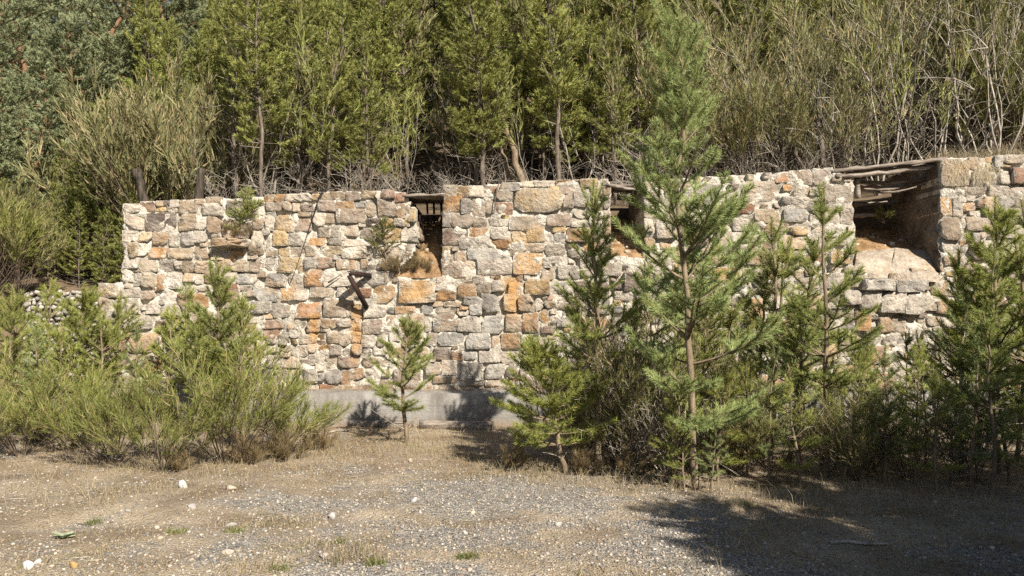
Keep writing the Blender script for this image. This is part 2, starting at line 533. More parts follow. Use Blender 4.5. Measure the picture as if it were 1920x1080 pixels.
def ico():
    global ICO
    if ICO is None:
        t = (1 + 5 ** 0.5) / 2
        v = nrm(np.array([[-1, t, 0], [1, t, 0], [-1, -t, 0], [1, -t, 0], [0, -1, t], [0, 1, t], [0, -1, -t], [0, 1, -t], [t, 0, -1], [t, 0, 1], [-t, 0, -1], [-t, 0, 1]], float))
        f = np.array([[0, 11, 5], [0, 5, 1], [0, 1, 7], [0, 7, 10], [0, 10, 11], [1, 5, 9], [5, 11, 4], [11, 10, 2], [10, 7, 6], [7, 1, 8],
                      [3, 9, 4], [3, 4, 2], [3, 2, 6], [3, 6, 8], [3, 8, 9], [4, 9, 5], [2, 4, 11], [6, 2, 10], [8, 6, 7], [9, 8, 1]])
        ICO = (v, f)
    return ICO


def pebbles(P, S, rng, flat=0.6):
    """P (n,3) centres, S (n,) radii -> V, F"""
    v, f = ico()
    n = len(P)
    q = np.tile(v[None], (n, 1, 1)) * (1 + rng.uniform(-0.28, 0.22, (n, 12, 1)))
    sc = np.stack([rng.uniform(0.75, 1.35, n), rng.uniform(0.65, 1.1, n), rng.uniform(0.7, 1.2, n) * flat], 1) * S[:, None]
    q = q * sc[:, None]
    a = rng.uniform(0, 6.28, n); ca, sa = np.cos(a)[:, None], np.sin(a)[:, None]
    q = np.stack([q[..., 0] * ca - q[..., 1] * sa, q[..., 0] * sa + q[..., 1] * ca, q[..., 2]], -1)
    V = (q + P[:, None]).reshape(-1, 3)
    F = (f[None] + (np.arange(n) * 12)[:, None, None]).reshape(-1, 3)
    return V, F


# ------------------------------------------------------------------ the stone wall
PAL = {'g': (0.33, 0.325, 0.305), 'w': (0.50, 0.46, 0.40), 't': (0.39, 0.32, 0.235), 'o': (0.42, 0.265, 0.135),
       'r': (0.29, 0.17, 0.115), 'p': (0.30, 0.25, 0.215), 'd': (0.19, 0.16, 0.14), 'y': (0.45, 0.345, 0.195)}
TILES = []


def T(ox, oy, s, txt):
    for e in txt.split(';'):
        e = e.strip()
        if not e: continue
        a = e.split(',')
        u0, v0, u1, v1 = (float(q) for q in a[:4])
        TILES.append((ox + u0 / s, oy + v0 / s, ox + u1 / s, oy + v1 / s, a[4].strip(), float(a[5]) if len(a) > 5 else 0.0))


T(220, 350, 5.4, """65,180,240,262,w;240,160,390,245,pr;400,150,490,195,t;490,150,545,195,p;545,140,625,203,w;405,197,505,250,y;525,207,610,255,w;
628,145,800,265,t;805,135,890,182,t;802,187,888,260,w;900,115,1060,183,to;892,185,1060,292,w;105,255,300,440,tw;305,270,610,452,dp;
615,275,800,440,t;802,272,918,430,w;922,302,1050,470,to;60,450,225,545,w;228,462,362,555,yw;366,467,512,592,o;532,482,632,598,wg;
662,478,790,600,gw;792,452,910,560,w;855,565,990,605,t;65,552,130,620,w;132,570,212,720,yt;216,560,320,700,w;326,617,510,728,o;
522,627,766,722,t;770,617,928,722,pt;1010,537,1360,618,to,0.17;1140,652,1290,700,o;978,642,1078,738,t;1082,672,1136,720,w;
1374,452,1480,582,wt;1384,327,1480,438,tp;1342,592,1480,688,t;70,727,235,822,w;242,737,422,862,t;424,737,602,858,w;606,757,662,830,w;
666,762,790,868,t;802,760,985,868,wt;1000,742,1178,868,to;1182,747,1356,862,t;1362,742,1490,862,tr;65,872,168,960,w;172,882,258,1003,wg;
262,867,408,1018,wy;412,887,488,1040,o;492,867,664,1038,wg;682,882,790,960,t;800,880,895,980,w;900,872,1000,970,to;1020,880,1220,985,wt;
1232,882,1430,988,g;1080,330,1180,430,t;1190,340,1300,430,tw;1080,440,1200,520,to""")
T(500, 350, 5.4, """-20,90,20,150,o;22,90,95,150,t;98,90,205,155,o;207,85,355,150,w;358,75,455,140,w;457,80,548,135,to;550,65,660,135,t;665,65,800,138,t;
805,55,945,140,p;955,50,1110,118,y;1112,45,1160,115,w;1165,40,1298,113,rd;1300,70,1392,150,r;0,157,163,245,pt;167,157,250,240,wt;
275,162,350,248,w;355,190,480,248,p;320,252,450,295,t;527,147,690,245,p;697,157,885,233,ot;905,152,1005,205,g;1012,142,1110,303,wg;
1135,132,1305,300,pt;1317,182,1395,318,to;1402,192,1438,300,w;1442,212,1512,358,y;0,257,90,310,g;97,290,275,455,yo;0,322,80,440,wt;
297,332,450,453,rt;472,267,600,403,wt;602,267,715,373,t;722,227,1020,368,dt;1012,332,1168,400,d;1172,332,1280,390,o;1292,332,1398,408,w;
1402,332,1440,400,y;67,458,225,608,y;232,472,350,600,wg;757,377,930,508,t;532,422,640,515,wt;652,402,750,518,w;962,432,1070,520,tp;
1202,412,1360,558,y;1372,422,1436,548,w;417,522,610,598,o;642,532,760,588,w;792,532,980,603,wt;0,612,113,708,t;127,622,238,708,yd;
242,622,380,713,pt;397,604,528,700,t;537,607,755,698,yg;772,610,1010,728,w;5,722,110,848,wg;122,722,368,873,yt;374,722,512,828,wg;
522,717,690,823,tr;722,747,900,843,ot;962,742,1030,818,t;0,885,200,1008,gd;237,882,400,1038,w;407,847,560,1013,or;567,852,850,1003,w""")
T(460, 530, 5.4, """-60,30,80,75,w;100,40,358,178,g;367,60,500,175,ot;502,60,640,175,w;662,52,910,143,tw;932,52,1040,150,w;1045,62,1140,150,t;
1302,32,1510,203,oy;65,192,268,308,wg;277,217,458,348,gt;527,197,780,348,ro;797,162,1010,348,tp;1012,222,1070,348,w;1202,232,1430,348,w;
1452,252,1502,308,g;202,377,400,458,rt;437,347,518,465,o;522,352,620,463,wt;642,372,760,498,w;782,377,930,458,to;942,372,1070,448,w;
1202,372,1400,513,pt;1092,372,1180,480,w;1442,342,1530,470,tr;190,472,340,563,rt;352,502,458,588,gt;462,482,558,558,w;562,512,720,608,wo;
742,522,800,588,to;837,507,958,608,t;962,502,1080,638,wt;1086,502,1180,598,w;1192,522,1330,648,wg;1342,532,1410,648,td;232,642,358,698,w;
362,642,458,688,t;752,637,868,728,o;872,642,980,723,p;1002,672,1080,738,gp;1092,622,1180,728,w;472,642,630,738,w;642,622,720,700,w;
232,742,360,848,wp;372,752,560,853,w;962,747,1060,858,p;1072,757,1150,853,po;652,732,800,828,w;1202,762,1330,848,t;300,892,440,998,pw;
592,872,730,1008,w;802,872,978,1018,gp;982,882,1060,1028,op;1072,872,1200,978,ot;1222,902,1350,988,w;820,745,950,860,tw;450,880,580,1000,wt""")
T(740, 530, 5.4, """20,-10,408,198,oy;415,12,570,75,wg;432,82,625,178,o;642,12,820,143,ot;842,0,970,110,tw;982,-20,1120,88,wg;1147,0,1303,110,ow;
1322,-30,1580,118,yo;0,242,205,308,ot;285,222,385,320,g;392,197,500,240,t;507,197,660,245,t;432,257,555,298,wg;560,257,630,308,tp;
662,237,740,268,or;642,272,740,328,w;712,142,878,228,g;882,122,1060,298,gw;762,232,878,318,g;1102,122,1230,288,wy;1252,132,1420,288,wo;
1432,152,1510,280,w;1515,192,1620,250,yw;162,322,303,488,to;312,352,368,493,wg;374,307,636,498,gp;642,332,876,498,w;882,332,1116,513,g;
1122,312,1286,493,wo;1290,312,1450,495,ot;1472,277,1560,413,oy;1477,442,1620,508,dr;112,522,260,598,to;267,512,428,628,wt;432,507,700,638,g;
717,522,980,663,g;992,542,1068,663,wt;1072,522,1265,663,ot;1277,522,1400,618,w;192,642,350,768,t;412,662,558,778,pw;582,692,688,793,or;
692,692,830,778,g;852,692,1060,798,wg;1072,702,1280,828,tw;322,802,468,928,wg;472,792,618,933,w;637,802,908,968,gw;922,822,1120,968,gw;
1142,832,1250,958,gd;382,952,620,1010,t;642,982,900,1040,wt;912,977,1100,1040,t;1420,560,1560,680,wt;1300,700,1450,820,t;1280,850,1450,960,g""")
T(800, 330, 5.4, """175,105,298,213,wy;302,110,428,208,yt;432,100,570,208,wt;582,100,730,173,r;747,70,940,153,gw;952,55,1100,113,tw;1105,60,1295,105,wt;
1300,50,1468,90,ot;1470,45,1558,90,p;1562,40,1728,108,yt;175,217,352,365,o;358,242,460,388,dg;467,232,590,413,tp;597,242,690,383,tp;
552,212,690,238,w;707,157,870,250,wt;702,267,868,400,rp;887,132,1378,383,ty;1342,97,1560,183,pt;1232,112,1338,130,y;1387,192,1475,323,pt;
1492,162,1650,318,gp;165,377,240,518,dg;244,382,455,518,pt;467,422,605,513,pt;642,432,840,503,wg;852,412,1196,553,tw;1202,387,1455,503,pt;
1282,508,1395,568,y;767,405,840,428,y;165,532,410,698,pr;437,522,620,613,or;642,522,860,638,w;872,562,1008,693,y;1012,555,1188,663,yt;
1192,582,1280,678,wg;1292,582,1390,688,gw;322,632,640,738,wg;662,642,868,743,or;962,692,1196,768,tw;1202,702,1400,813,wt;1562,692,1640,788,o;
1645,672,1728,793,o;155,707,260,868,yt;287,762,405,868,tw;412,742,772,838,g;777,747,945,808,wy;150,877,368,1023,pt;377,862,480,958,tw;
502,842,862,1003,wp;872,782,1175,1003,oy;1182,832,1250,930,wg;1172,942,1275,1053,t;1258,817,1370,898,w;262,1027,440,1073,tr;110,1027,250,1075,w;
1660,120,1760,250,tp;1500,330,1640,430,w;1460,440,1560,520,wt""")
T(1060, 330, 5.4, "175,682,320,788,o;1012,132,1170,248,w;1102,257,1250,398,w;392,102,452,215,t;392,222,452,330,w;392,335,452,470,tw;392,480,470,620,t;800,80,880,180,wt;800,185,870,300,w;800,305,880,420,t;800,425,875,560,wt;885,90,1000,200,tp;885,205,990,300,w")
T(1240, 400, 5.4, """560,190,700,350,wt;705,200,800,290,wg;720,60,880,180,w;820,70,1010,150,wt;870,380,1060,520,to;1150,370,1300,480,ot;1310,380,1410,560,g;
800,560,910,740,po;915,570,1060,740,g;990,180,1250,215,t;870,220,1140,285,w;1180,230,1450,355,tw;1000,720,1200,780,w;910,860,1030,980,o;430,720,620,830,to;
1080,600,1165,660,o;1300,590,1420,650,t;1480,130,1700,360,w""")
T(1500, 270, 4.155, """-80,205,90,320,pt;95,200,245,320,p;190,325,405,463,tg;-40,335,62,395,yo;-60,420,50,500,w;55,440,130,520,wg;205,470,300,520,w;
312,472,405,628,w;80,540,290,650,wt;1082,120,1298,340,tp;1302,110,1440,208,tg;1327,217,1520,338,tg;1085,347,1180,568,oy;1187,412,1245,575,wg;
1195,347,1440,405,wt;1462,332,1608,413,wp;1612,347,1760,413,wp;1527,417,1648,500,gw;1652,422,1770,498,pr;1542,212,1630,318,w;1637,192,1770,318,rp;
1102,577,1245,748,tp;1532,507,1760,608,wt;1422,422,1520,540,t;1500,95,1565,188,g;1568,90,1760,150,wt;1547,642,1700,738,w;1100,755,1240,860,w""")
T(1500, 480, 5.4, """430,350,570,495,w,0.06;605,352,790,530,w,0.06;800,365,1030,570,w,0.06;1035,390,1240,580,w,0.06;620,240,940,345,gw,0.10;945,250,1240,365,gw,0.10;
780,500,850,550,t;790,620,925,770,to;560,560,700,750,o;660,770,780,800,w;840,790,960,900,w;1030,820,1110,980,w;1290,610,1420,700,tw;930,640,1050,780,td;
530,140,770,200,d,0.02;800,130,960,215,or;1110,130,1300,210,ot;1330,90,1420,160,tw;970,800,1020,900,g;300,640,400,760,w;310,560,540,620,tw""")
T(180, 320, 2.7, """20,572,122,640,tw;130,592,225,640,wp;20,645,90,720,wt;95,650,150,700,w;152,650,225,720,w;232,612,300,650,tr;332,622,425,672,wg;
260,660,330,720,w;340,680,430,740,w;300,757,400,800,t;30,730,140,800,wt;150,730,290,800,w""")

# front silhouette of the wall in wall pixels, chutes cut out of its top
OUT = [(176, 745), (184, 534), (230, 528), (232, 390), (262, 381), (420, 373), (480, 369), (600, 362), (700, 358), (760, 362), (764, 372), (788, 440), (776, 478),
       (738, 518), (829, 522), (831, 352), (960, 343), (1142, 338), (1144, 480), (1206, 484), (1208, 341), (1420, 326), (1558, 317), (1598, 336), (1601, 512),
       (1761, 512), (1762, 299), (1920, 291), (2350, 280), (2350, 745)]


def in_poly(x, y, poly):
    x = np.asarray(x, float); y = np.asarray(y, float)
    r = np.zeros(x.shape, bool)
    j = len(poly) - 1
    for i in range(len(poly)):
        xi, yi = poly[i]; xj, yj = poly[j]
        if yi != yj:
            c = ((yi > y) != (yj > y)) & (x < (xj - xi) * (y - yi) / (yj - yi) + xi)
            r ^= c
        j = i
    return r


wall = thing("stone_wall", "long rubble stone wall with pale lime mortar and square chute openings along its top", "wall", (0, WY, 0.5))
WB = np.array([0, WY, 0.5])
# mortar body: a 4 px grid with relief, extruded 1.45 m back
step = 4.0
xs = np.arange(172, 2356, step); ys = np.arange(276, 752, step)
PX, PY = np.meshgrid(xs, ys)
cellx = PX[:-1, :-1] + step / 2; celly = PY[:-1, :-1] + step / 2
keep = in_poly(cellx, celly, OUT)
jx = PX + (fbm(PX / 13, PY / 13, 41, 2) - 0.5) * 7
jy = PY + (fbm(PX / 13, PY / 13, 43, 2) - 0.5) * 7
X, Z = wxz(jx, jy)
Yf = WY - 0.002 - 0.16 * (fbm(PX / 15, PY / 15, 45, 3) - 0.5) - 0.05 * (fbm(PX / 90, PY / 70, 47, 2) - 0.5)
nxw = len(xs)
iy, ixx = np.nonzero(keep)
q = iy * nxw + ixx
F = np.stack([q + nxw, q + nxw + 1, q + 1, q], 1)
used = np.unique(F)
remap = np.full(nxw * len(ys), -1); remap[used] = np.arange(len(used))
F = remap[F]
Vf = np.stack([X.ravel(), Yf.ravel(), Z.ravel()], 1)[used]
ed = np.concatenate([F[:, [0, 1]], F[:, [1, 2]], F[:, [2, 3]], F[:, [3, 0]]])
key = np.sort(ed, 1)
_, inv, cnt = np.unique(key, axis=0, return_inverse=True, return_counts=True)
bd = ed[cnt[inv.ravel()] == 1]
Vb = Vf.copy(); Vb[:, 1] = WY + 1.45
nb = len(Vf)
SF = np.stack([bd[:, 1], bd[:, 0], bd[:, 0] + nb, bd[:, 1] + nb], 1)
V = np.concatenate([Vf, Vb]) - WB
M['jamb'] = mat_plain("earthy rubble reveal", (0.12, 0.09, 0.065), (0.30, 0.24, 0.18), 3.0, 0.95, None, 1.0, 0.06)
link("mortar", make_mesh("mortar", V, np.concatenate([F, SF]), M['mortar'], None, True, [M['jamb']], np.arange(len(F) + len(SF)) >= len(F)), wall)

# stones: traced ones first, then smaller ones packed into what is left
occ = np.zeros((480, 2200), bool)            # [y-280, x-170]
OY, OX = np.mgrid[0:480, 0:2200]
free = in_poly(OX + 170.5, OY + 280.5, OUT)
stones = []
for (x0, y0, x1, y1, c, ex) in TILES:
    if x1 < x0 + 3 or y1 < y0 + 3: continue
    a, b = max(int(y0 - 280), 0), int(y1 - 280)
    c0, c1 = max(int(x0 - 170), 0), int(x1 - 170)
    sub = occ[a:b, c0:c1]
    if sub.size and sub.mean() > 0.30: continue
    occ[a:b, c0:c1] = True
    stones.append([x0, y0, x1, y1, c, ex])
prng = np.random.default_rng(5)
FILLC = ['w', 'wt', 't', 'wg', 'g', 'tp', 'ot', 'w', 'wt', 'o', 'p', 'tw', 'y', 'gp', 'pt', 'to', 'r']
blocked = occ | ~free
for (sw, sh, tries) in ((52, 32, 2500), (42, 27, 3500), (34, 22, 5000), (26, 18, 6000), (19, 14, 7000), (13, 10, 8000), (9, 8, 7000)):
    for k in range(tries):
        w = int(sw * prng.uniform(0.8, 1.3)); h = int(sh * prng.uniform(0.75, 1.2))
        xx = int(prng.integers(2, 2198 - w)); yy = int(prng.integers(2, 478 - h))
        if blocked[yy + h // 2, xx + w // 2]: continue
        if blocked[yy:yy + h, xx:xx + w].mean() < 0.015:
            blocked[max(yy - 2, 0):yy + h + 2, max(xx - 2, 0):xx + w + 2] = True
            stones.append([xx + 170, yy + 280, xx + w + 170, yy + h + 280, FILLC[prng.integers(len(FILLC))], 0.0])


def stone_mesh(x0, y0, x1, y1, c, extra, rng):
    cx, cy = (x0 + x1) / 2, (y0 + y1) / 2
    hw, hh = (x1 - x0) / 2 + 1.9, (y1 - y0) / 2 + 1.6
    cor = np.array([[-1, -1], [1, -1], [1, 1], [-1, 1]], float) * (1 + rng.uniform(-0.19, 0.08, (4, 2)))
    asp = hw / hh
    pts = []
    for a in range(4):
        p_, q_, o_ = cor[a], cor[(a + 1) % 4], cor[(a - 1) % 4]
        cut = rng.uniform(0.05, 0.20) if rng.uniform() < 0.6 else rng.uniform(0.25, 0.75)
        horiz = a % 2 == 0                      # edge a -> a+1 runs along x for even a
        c1, c2 = (cut / max(asp, 0.6), cut) if horiz else (cut, cut / max(asp, 0.6))
        pts.append(p_ + (o_ - p_) * min(c2, 0.7) * 0.5 * rng.uniform(0.6, 1.4))
        pts.append(p_ + (q_ - p_) * min(c1, 0.7) * 0.5 * rng.uniform(0.6, 1.4))
        if hw * hh > 90:
            for t_ in ((0.36, 0.66) if (horiz and asp > 1.3) else (0.5,)):
                m_ = p_ + (q_ - p_) * (t_ + rng.uniform(-0.08, 0.08))
                pts.append(m_ * (1 + rng.uniform(-0.05, 0.05)))
    pts = np.array(pts)
    ux, uy = pts[:, 0], pts[:, 1]
    k = len(pts)
    depth_back = 0.12
    px = cx + ux * hw
    # keep the course at the chute edges straight and deep
    for edge, side in ((831, 1), (1143, -1), (1207, 1), (1600, -1), (1762, 1)):
        if cy < 515 and min(abs(x0 - edge), abs(x1 - edge)) < 9:
            depth_back = rng.uniform(0.35, 0.8)
            px = np.maximum(px, edge - 1.5 + rng.uniform(-1, 1)) if side > 0 else np.minimum(px, edge + 1.5 + rng.uniform(-1, 1))
    py = cy + uy * hh
    pr = 0.014 + 0.0009 * min(hw, hh) * rng.uniform(0.3, 1.5) + 0.05 * rng.uniform(0, 1) ** 1.7 + extra
    tx, ty = rng.uniform(-0.4, 0.4, 2) * 0.10
    rings = []
    edgef = []
    for f, dep, ns in ((1.0, -depth_back, 0), (1.0, 0.90, 0.10), (0.965, 1.0, 0.10), (0.55, 1.0, 0.22)):
        rx = cx + (px - cx) * f; ry = cy + (py - cy) * f
        X, Z = wxz(rx, ry)
        if dep < 0: Y = np.full(k, WY - dep)
        else: Y = WY - pr * (dep + ns * rng.uniform(-1, 1, k)) + tx * (rx - cx) / hw * 0.6 + ty * (ry - cy) / hh * 0.6
        rings.append(np.stack([X, Y, Z], 1)); edgef.append(np.full(k, (1.0, 0.9, 0.6, 0.1)[len(rings) - 1]))
    X, Z = wxz(cx, cy)
    ctr = np.array([[X, WY - pr * rng.uniform(0.9, 1.15), Z]])
    V = np.concatenate(rings + [ctr])
    e = np.concatenate(edgef + [np.zeros(1)])
    F = []
    for a in range(3):
        for j in range(k):
            F.append([a * k + j, a * k + (j + 1) % k, (a + 1) * k + (j + 1) % k, (a + 1) * k + j])
    T3 = [[3 * k + j, 3 * k + (j + 1) % k, 4 * k] for j in range(k)]
    col = np.mean([PAL[q] for q in (c if len(c) > 1 else c * 2)] + [PAL[c[0]]], axis=0) * rng.uniform(0.66, 1.12)
    C = np.concatenate([np.tile(col, (len(V), 1)), e[:, None]], 1)
    return V, np.array(F), np.array(T3), C


srng = np.random.default_rng(12)
vis = lambda s: (min(s[2], 1920) - s[0]) * (s[3] - s[1]) if s[0] < 1915 else 0
stones.sort(key=lambda s: -vis(s))
rest = []
for i, s in enumerate(stones):
    V, F4, F3, C = stone_mesh(*s, srng)
    if i < 300:
        org = V.mean(0)
        me = make_mesh("stone", V - org, [F4, F3], M['stone'], C, False)
        link("stone", me, wall, org - WB)
    else:
        rest.append((V, F4, F3, C))
n0 = 0; VV = []; Q4 = []; Q3 = []; CC = []
for V, F4, F3, C in rest:
    VV.append(V); Q4.append(F4 + n0); Q3.append(F3 + n0); CC.append(C); n0 += len(V)
sm = link("small_stones", make_mesh("small_stones", np.concatenate(VV) - WB, [np.concatenate(Q4), np.concatenate(Q3)], M['stone'], np.concatenate(CC)), wall)
tag(sm, kind="stuff")


def slab(pts_px, Ys, th, c, rng, parent, name="floor_slab"):
    """flat stone: four corners given as (px, py, Y); thickness downwards"""
    top = np.array([at(p[0], p[1], Y) for p, Y in zip(pts_px, Ys)])
    # subdivide edges for an uneven outline
    ring = []
    for a in range(4):
        for t in (0, 0.33, 0.66):
            p = top[a] * (1 - t) + top[(a + 1) % 4] * t
            ring.append(p + rng.uniform(-0.012, 0.012, 3))
    ring = np.array(ring); k = len(ring)
    ctr = ring.mean(0) + [0, 0, 0.012]
    V = np.concatenate([ring + [0, 0, -th], ring, (ring - ctr) * 0.93 + ctr + [0, 0, 0.012], [ctr]])
    F4 = [[a * k + j, a * k + (j + 1) % k, (a + 1) * k + (j + 1) % k, (a + 1) * k + j] for a in range(2) for j in range(k)]
    F3 = [[2 * k + j, 2 * k + (j + 1) % k, 3 * k] for j in range(k)]
    C = np.concatenate([np.tile(np.mean([PAL[q] for q in c], axis=0) * 0.95, (len(V), 1)), np.zeros((len(V), 1))], 1)
    org = V.mean(0)
    return link(name, make_mesh(name, V - org, [np.array(F4), np.array(F3)], M['stone'], C), parent, org - (WB if parent is wall else 0))


# sloping chute floors (part of the wall)
M['chute'] = mat_plain("earth and needle litter", (0.17, 0.095, 0.045), (0.40, 0.27, 0.15), 5.0, 0.95, None, 1.0, 0.04)


def chute_floor(px0, px1, pyf, rise, Yb, seed, ex=0.85):
    (Xa, Z0), (Xb, _) = wxz(px0, pyf), wxz(px1, pyf)
    gxx = np.linspace(float(Xa) - 0.05, float(Xb) + 0.05, 24); tt = np.linspace(0, 1, 26)
    A, B = np.meshgrid(gxx, tt)
    Y = WY - 0.0 + B * (Yb - WY)
    Z = float(Z0) + rise * (B ** ex) + 0.10 * (fbm(A * 6, B * 6, seed, 3) - 0.5) * sstep(0, 0.2, B)
    V = np.stack([A, Y, Z], -1).reshape(-1, 3)
    I = (np.arange(25)[:, None] * 24 + np.arange(23)[None]).ravel()
    return link("chute_floor", make_mesh("chute_floor", V - WB, np.stack([I, I + 1, I + 25, I + 24], 1), M['chute'], None, True), wall)


chute_floor(735, 833, 521, 0.98, WY + 1.42, 3, 0.6)
chute_floor(1143, 1209, 483, 0.7, WY + 1.42, 4)
chute_floor(1600, 1763, 510, 0.80, WY + 1.42, 5)
slab([(1602, 507), (1668, 510), (1676, 466), (1606, 470)], [WY - 0.07, WY - 0.07, WY + 0.42, WY + 0.42], 0.10, 'wt', srng, wall)
slab([(1667, 513), (1758, 516), (1740, 470), (1678, 464)], [WY - 0.09, WY - 0.09, WY + 0.42, WY + 0.45], 0.10, 'tw', srng, wall)

crng = np.random.default_rng(21)
for (px0, px1, pyf, rise, ex) in ((740, 828, 521, 0.98, 0.6), (1148, 1204, 483, 0.7, 0.85), (1606, 1756, 510, 0.80, 0.85)):
    n_ = 70
    t_ = crng.uniform(0.08 if px0 < 1600 else 0.36, 0.9, n_); pxr = crng.uniform(px0, px1, n_)
    Xr_, Z0_ = wxz(pxr, pyf)
    P_ = np.stack([Xr_, WY + t_ * 1.42, Z0_ + rise * t_ ** ex - 0.01], 1)
    S_ = 0.012 + 0.05 * crng.uniform(0, 1, n_) ** 3
    v_, f_ = pebbles(P_, S_, crng, 0.7)
    C_ = np.repeat(np.array([PAL[q] for q in crng.choice(list('gwtpo'), n_)]), 12, 0)
    tag(link("chute_rubble", make_mesh("chute_rubble", v_ - WB, f_, M['pebble'], np.concatenate([C_, np.ones((len(v_), 1))], 1)), wall), kind="stuff")

# concrete footing along the base
cz = at(700, 738, 10.95)[2]
Xl, Xr = at(330, 740, 10.95)[0], at(1990, 740, 10.95)[0]
cxs = np.linspace(Xl, Xr, 120)
prof = [(10.95, -0.15), (10.945, 0.25), (10.95, cz - 0.02), (10.965, cz), (11.47, cz + 0.03)]
V = np.concatenate([np.stack([cxs, y + 0.008 * (fbm(cxs * 1.5, cxs * 0 + i, 61, 2) - 0.5), z + 0.012 * (fbm(cxs * 3, cxs * 0 + i, 63, 2) - 0.5)], 1) for i, (y, z) in enumerate(prof)])
k = len(cxs)
I = (np.arange(len(prof) - 1)[:, None] * k + np.arange(k - 1)[None]).ravel()
F = [np.stack([I, I + 1, I + k + 1, I + k], 1)]
V = np.concatenate([V, [[Xl, 11.47, -0.15], [Xr, 11.47, -0.15]]])
F.append(np.array([[k * 0, k * 1, k * 2], ]))
F3 = [[0, k * 1, 5 * k], [k * 1, k * 2, 5 * k], [k * 2, k * 3, 5 * k], [k * 3, k * 4, 5 * k]]
F = [F[0], np.array(F3)]
org = np.array([0, 10.95, 0])
foot = link("concrete_footing", make_mesh("concrete_footing", V - org, F, M['concrete'], None, False), None, org)
tag(foot, "low grey concrete footing running along the base of the stone wall", "footing")


# ------------------------------------------------------------------ gabion wall, far left
gab = thing("gabion_wall", "low wall of grey loose stones in wire baskets beyond the end of the mortared wall", "wall")
GYY = 13.25
gx0, gx1 = at(52, 560, GYY)[0], at(215, 560, GYY)[0] + 0.6
gz1 = at(100, 548, GYY)[2]
g_org = np.array([(gx0 + gx1) / 2, GYY, 0.0])
gab.location = g_org
bv, bf = box(gx0 + 0.05, gx1, GYY + 0.06, GYY + 0.9, -0.1, gz1 - 0.05)
M['gabcore'] = mat_plain("dark gabion core", (0.10, 0.09, 0.08), (0.2, 0.18, 0.16), 9.0, 0.95)
link("stone_fill", make_mesh("stone_fill", bv - g_org, bf, M['gabcore']), gab)
grng = np.random.default_rng(77)
nn = int((gx1 - gx0) / 0.085)
pp, ss = [], []
for i in range(nn):
    for j in range(int((gz1 + 0.1) / 0.085)):
        pp.append((gx0 + i * 0.085 + grng.uniform(-0.03, 0.03), GYY + grng.uniform(-0.03, 0.04), 0.0 + j * 0.085 + grng.uniform(-0.03, 0.03))); ss.append(grng.uniform(0.035, 0.065))
    for j in range(4):
        pp.append((gx0 + i * 0.085 + grng.uniform(-0.03, 0.03), GYY + 0.1 + j * 0.12, gz1 - 0.03 + grng.uniform(-0.03, 0.02))); ss.append(grng.uniform(0.04, 0.065))
for i in range(8):
    for j in range(int((gz1 + 0.1) / 0.085)):
        pp.append((gx0 + grng.uniform(-0.02, 0.04), GYY + i * 0.1 + grng.uniform(-0.03, 0.03), j * 0.085 + grng.uniform(-0.03, 0.03))); ss.append(grng.uniform(0.035, 0.065))
V, F = pebbles(np.array(pp), np.array(ss), grng, 0.85)
tone = np.repeat(grng.uniform(0.6, 1.25, len(pp)), 12)[:, None]
C = np.concatenate([np.array([[0.34, 0.31, 0.275]]) * tone, np.ones((len(V), 1))], 1)
tag(link("loose_stones", make_mesh("loose_stones", V - g_org, F, M['gabion'], C), gab), kind="stuff")


# ------------------------------------------------------------------ vegetation builders
def needle_tris(P0, P1, npm, length, width, rng, ang=40, spread=12, up=0.0):
    d = P1 - P0
    L = np.linalg.norm(d, axis=1)
    cnt = np.maximum((L * npm + rng.uniform(0, 1, len(L))).astype(int), 1)
    idx = np.repeat(np.arange(len(L)), cnt)
    t = rng.uniform(0, 1, len(idx))[:, None]
    base = P0[idx] + d[idx] * t
    ax = nrm(d)[idx]
    u = perp(ax, rng)
    a = np.radians(rng.normal(ang, spread, len(idx)))[:, None]
    dr = ax * np.cos(a) + u * np.sin(a)
    dr[:, 2] += up
    dr = nrm(dr)
    tip = base + dr * length * rng.uniform(0.7, 1.25, (len(idx), 1))
    sd = perp(dr, rng) * width * 0.5
    V = np.stack([base - sd, base + sd, tip], 1).reshape(-1, 3)
    return V, np.arange(len(V)).reshape(-1, 3)


def polydir(e, a):
    return np.array([math.cos(e) * math.cos(a), math.cos(e) * math.sin(a), math.sin(e)])


class Woody:
    """collects branch segments and needle bearing shoots"""
    def __init__(s, rng): s.rng = rng; s.seg = []; s.sh = []
    def limb(s, p, d, L, r0, curve=0.5, seg=0.12, fol=0.3, wob=0.10, r1=0.003):
        """grow a curved limb; returns nodes (pos, dir, distance)"""
        n = max(2, int(round(L / seg)))
        st = L / n; nodes = []
        p = np.array(p, float); d = np.array(d, float)
        for i in range(n):
            q = p + d * st
            f0, f1 = i / n, (i + 1) / n
            s.seg.append((p, q, r0 + (r1 - r0) * f0, r0 + (r1 - r0) * f1))
            if (L - (i + 1) * st) < fol: s.sh.append((p, q))
            nodes.append((q, d.copy(), (i + 1) * st))
            d = d + s.rng.normal(0, wob, 3) * st * 4
            d[2] += curve * st
            d = d / np.linalg.norm(d)
            p = q
        return nodes
    def arrays(s):
        a = s.seg
        return (np.array([q[0] for q in a]), np.array([q[1] for q in a]), np.array([q[2] for q in a]), np.array([q[3] for q in a]))


def trunk_pts(H, rng, lean=(0, 0), wob=0.05, n=14):
    z = np.linspace(0, H, n)
    x = np.cumsum(rng.normal(0, wob / n ** 0.5, n)); y = np.cumsum(rng.normal(0, wob / n ** 0.5, n))
    x -= x[0]; y -= y[0]
    f = z / H
    return np.stack([x + lean[0] * f, y + lean[1] * f, z - 0.12 * (f == 0)], 1)


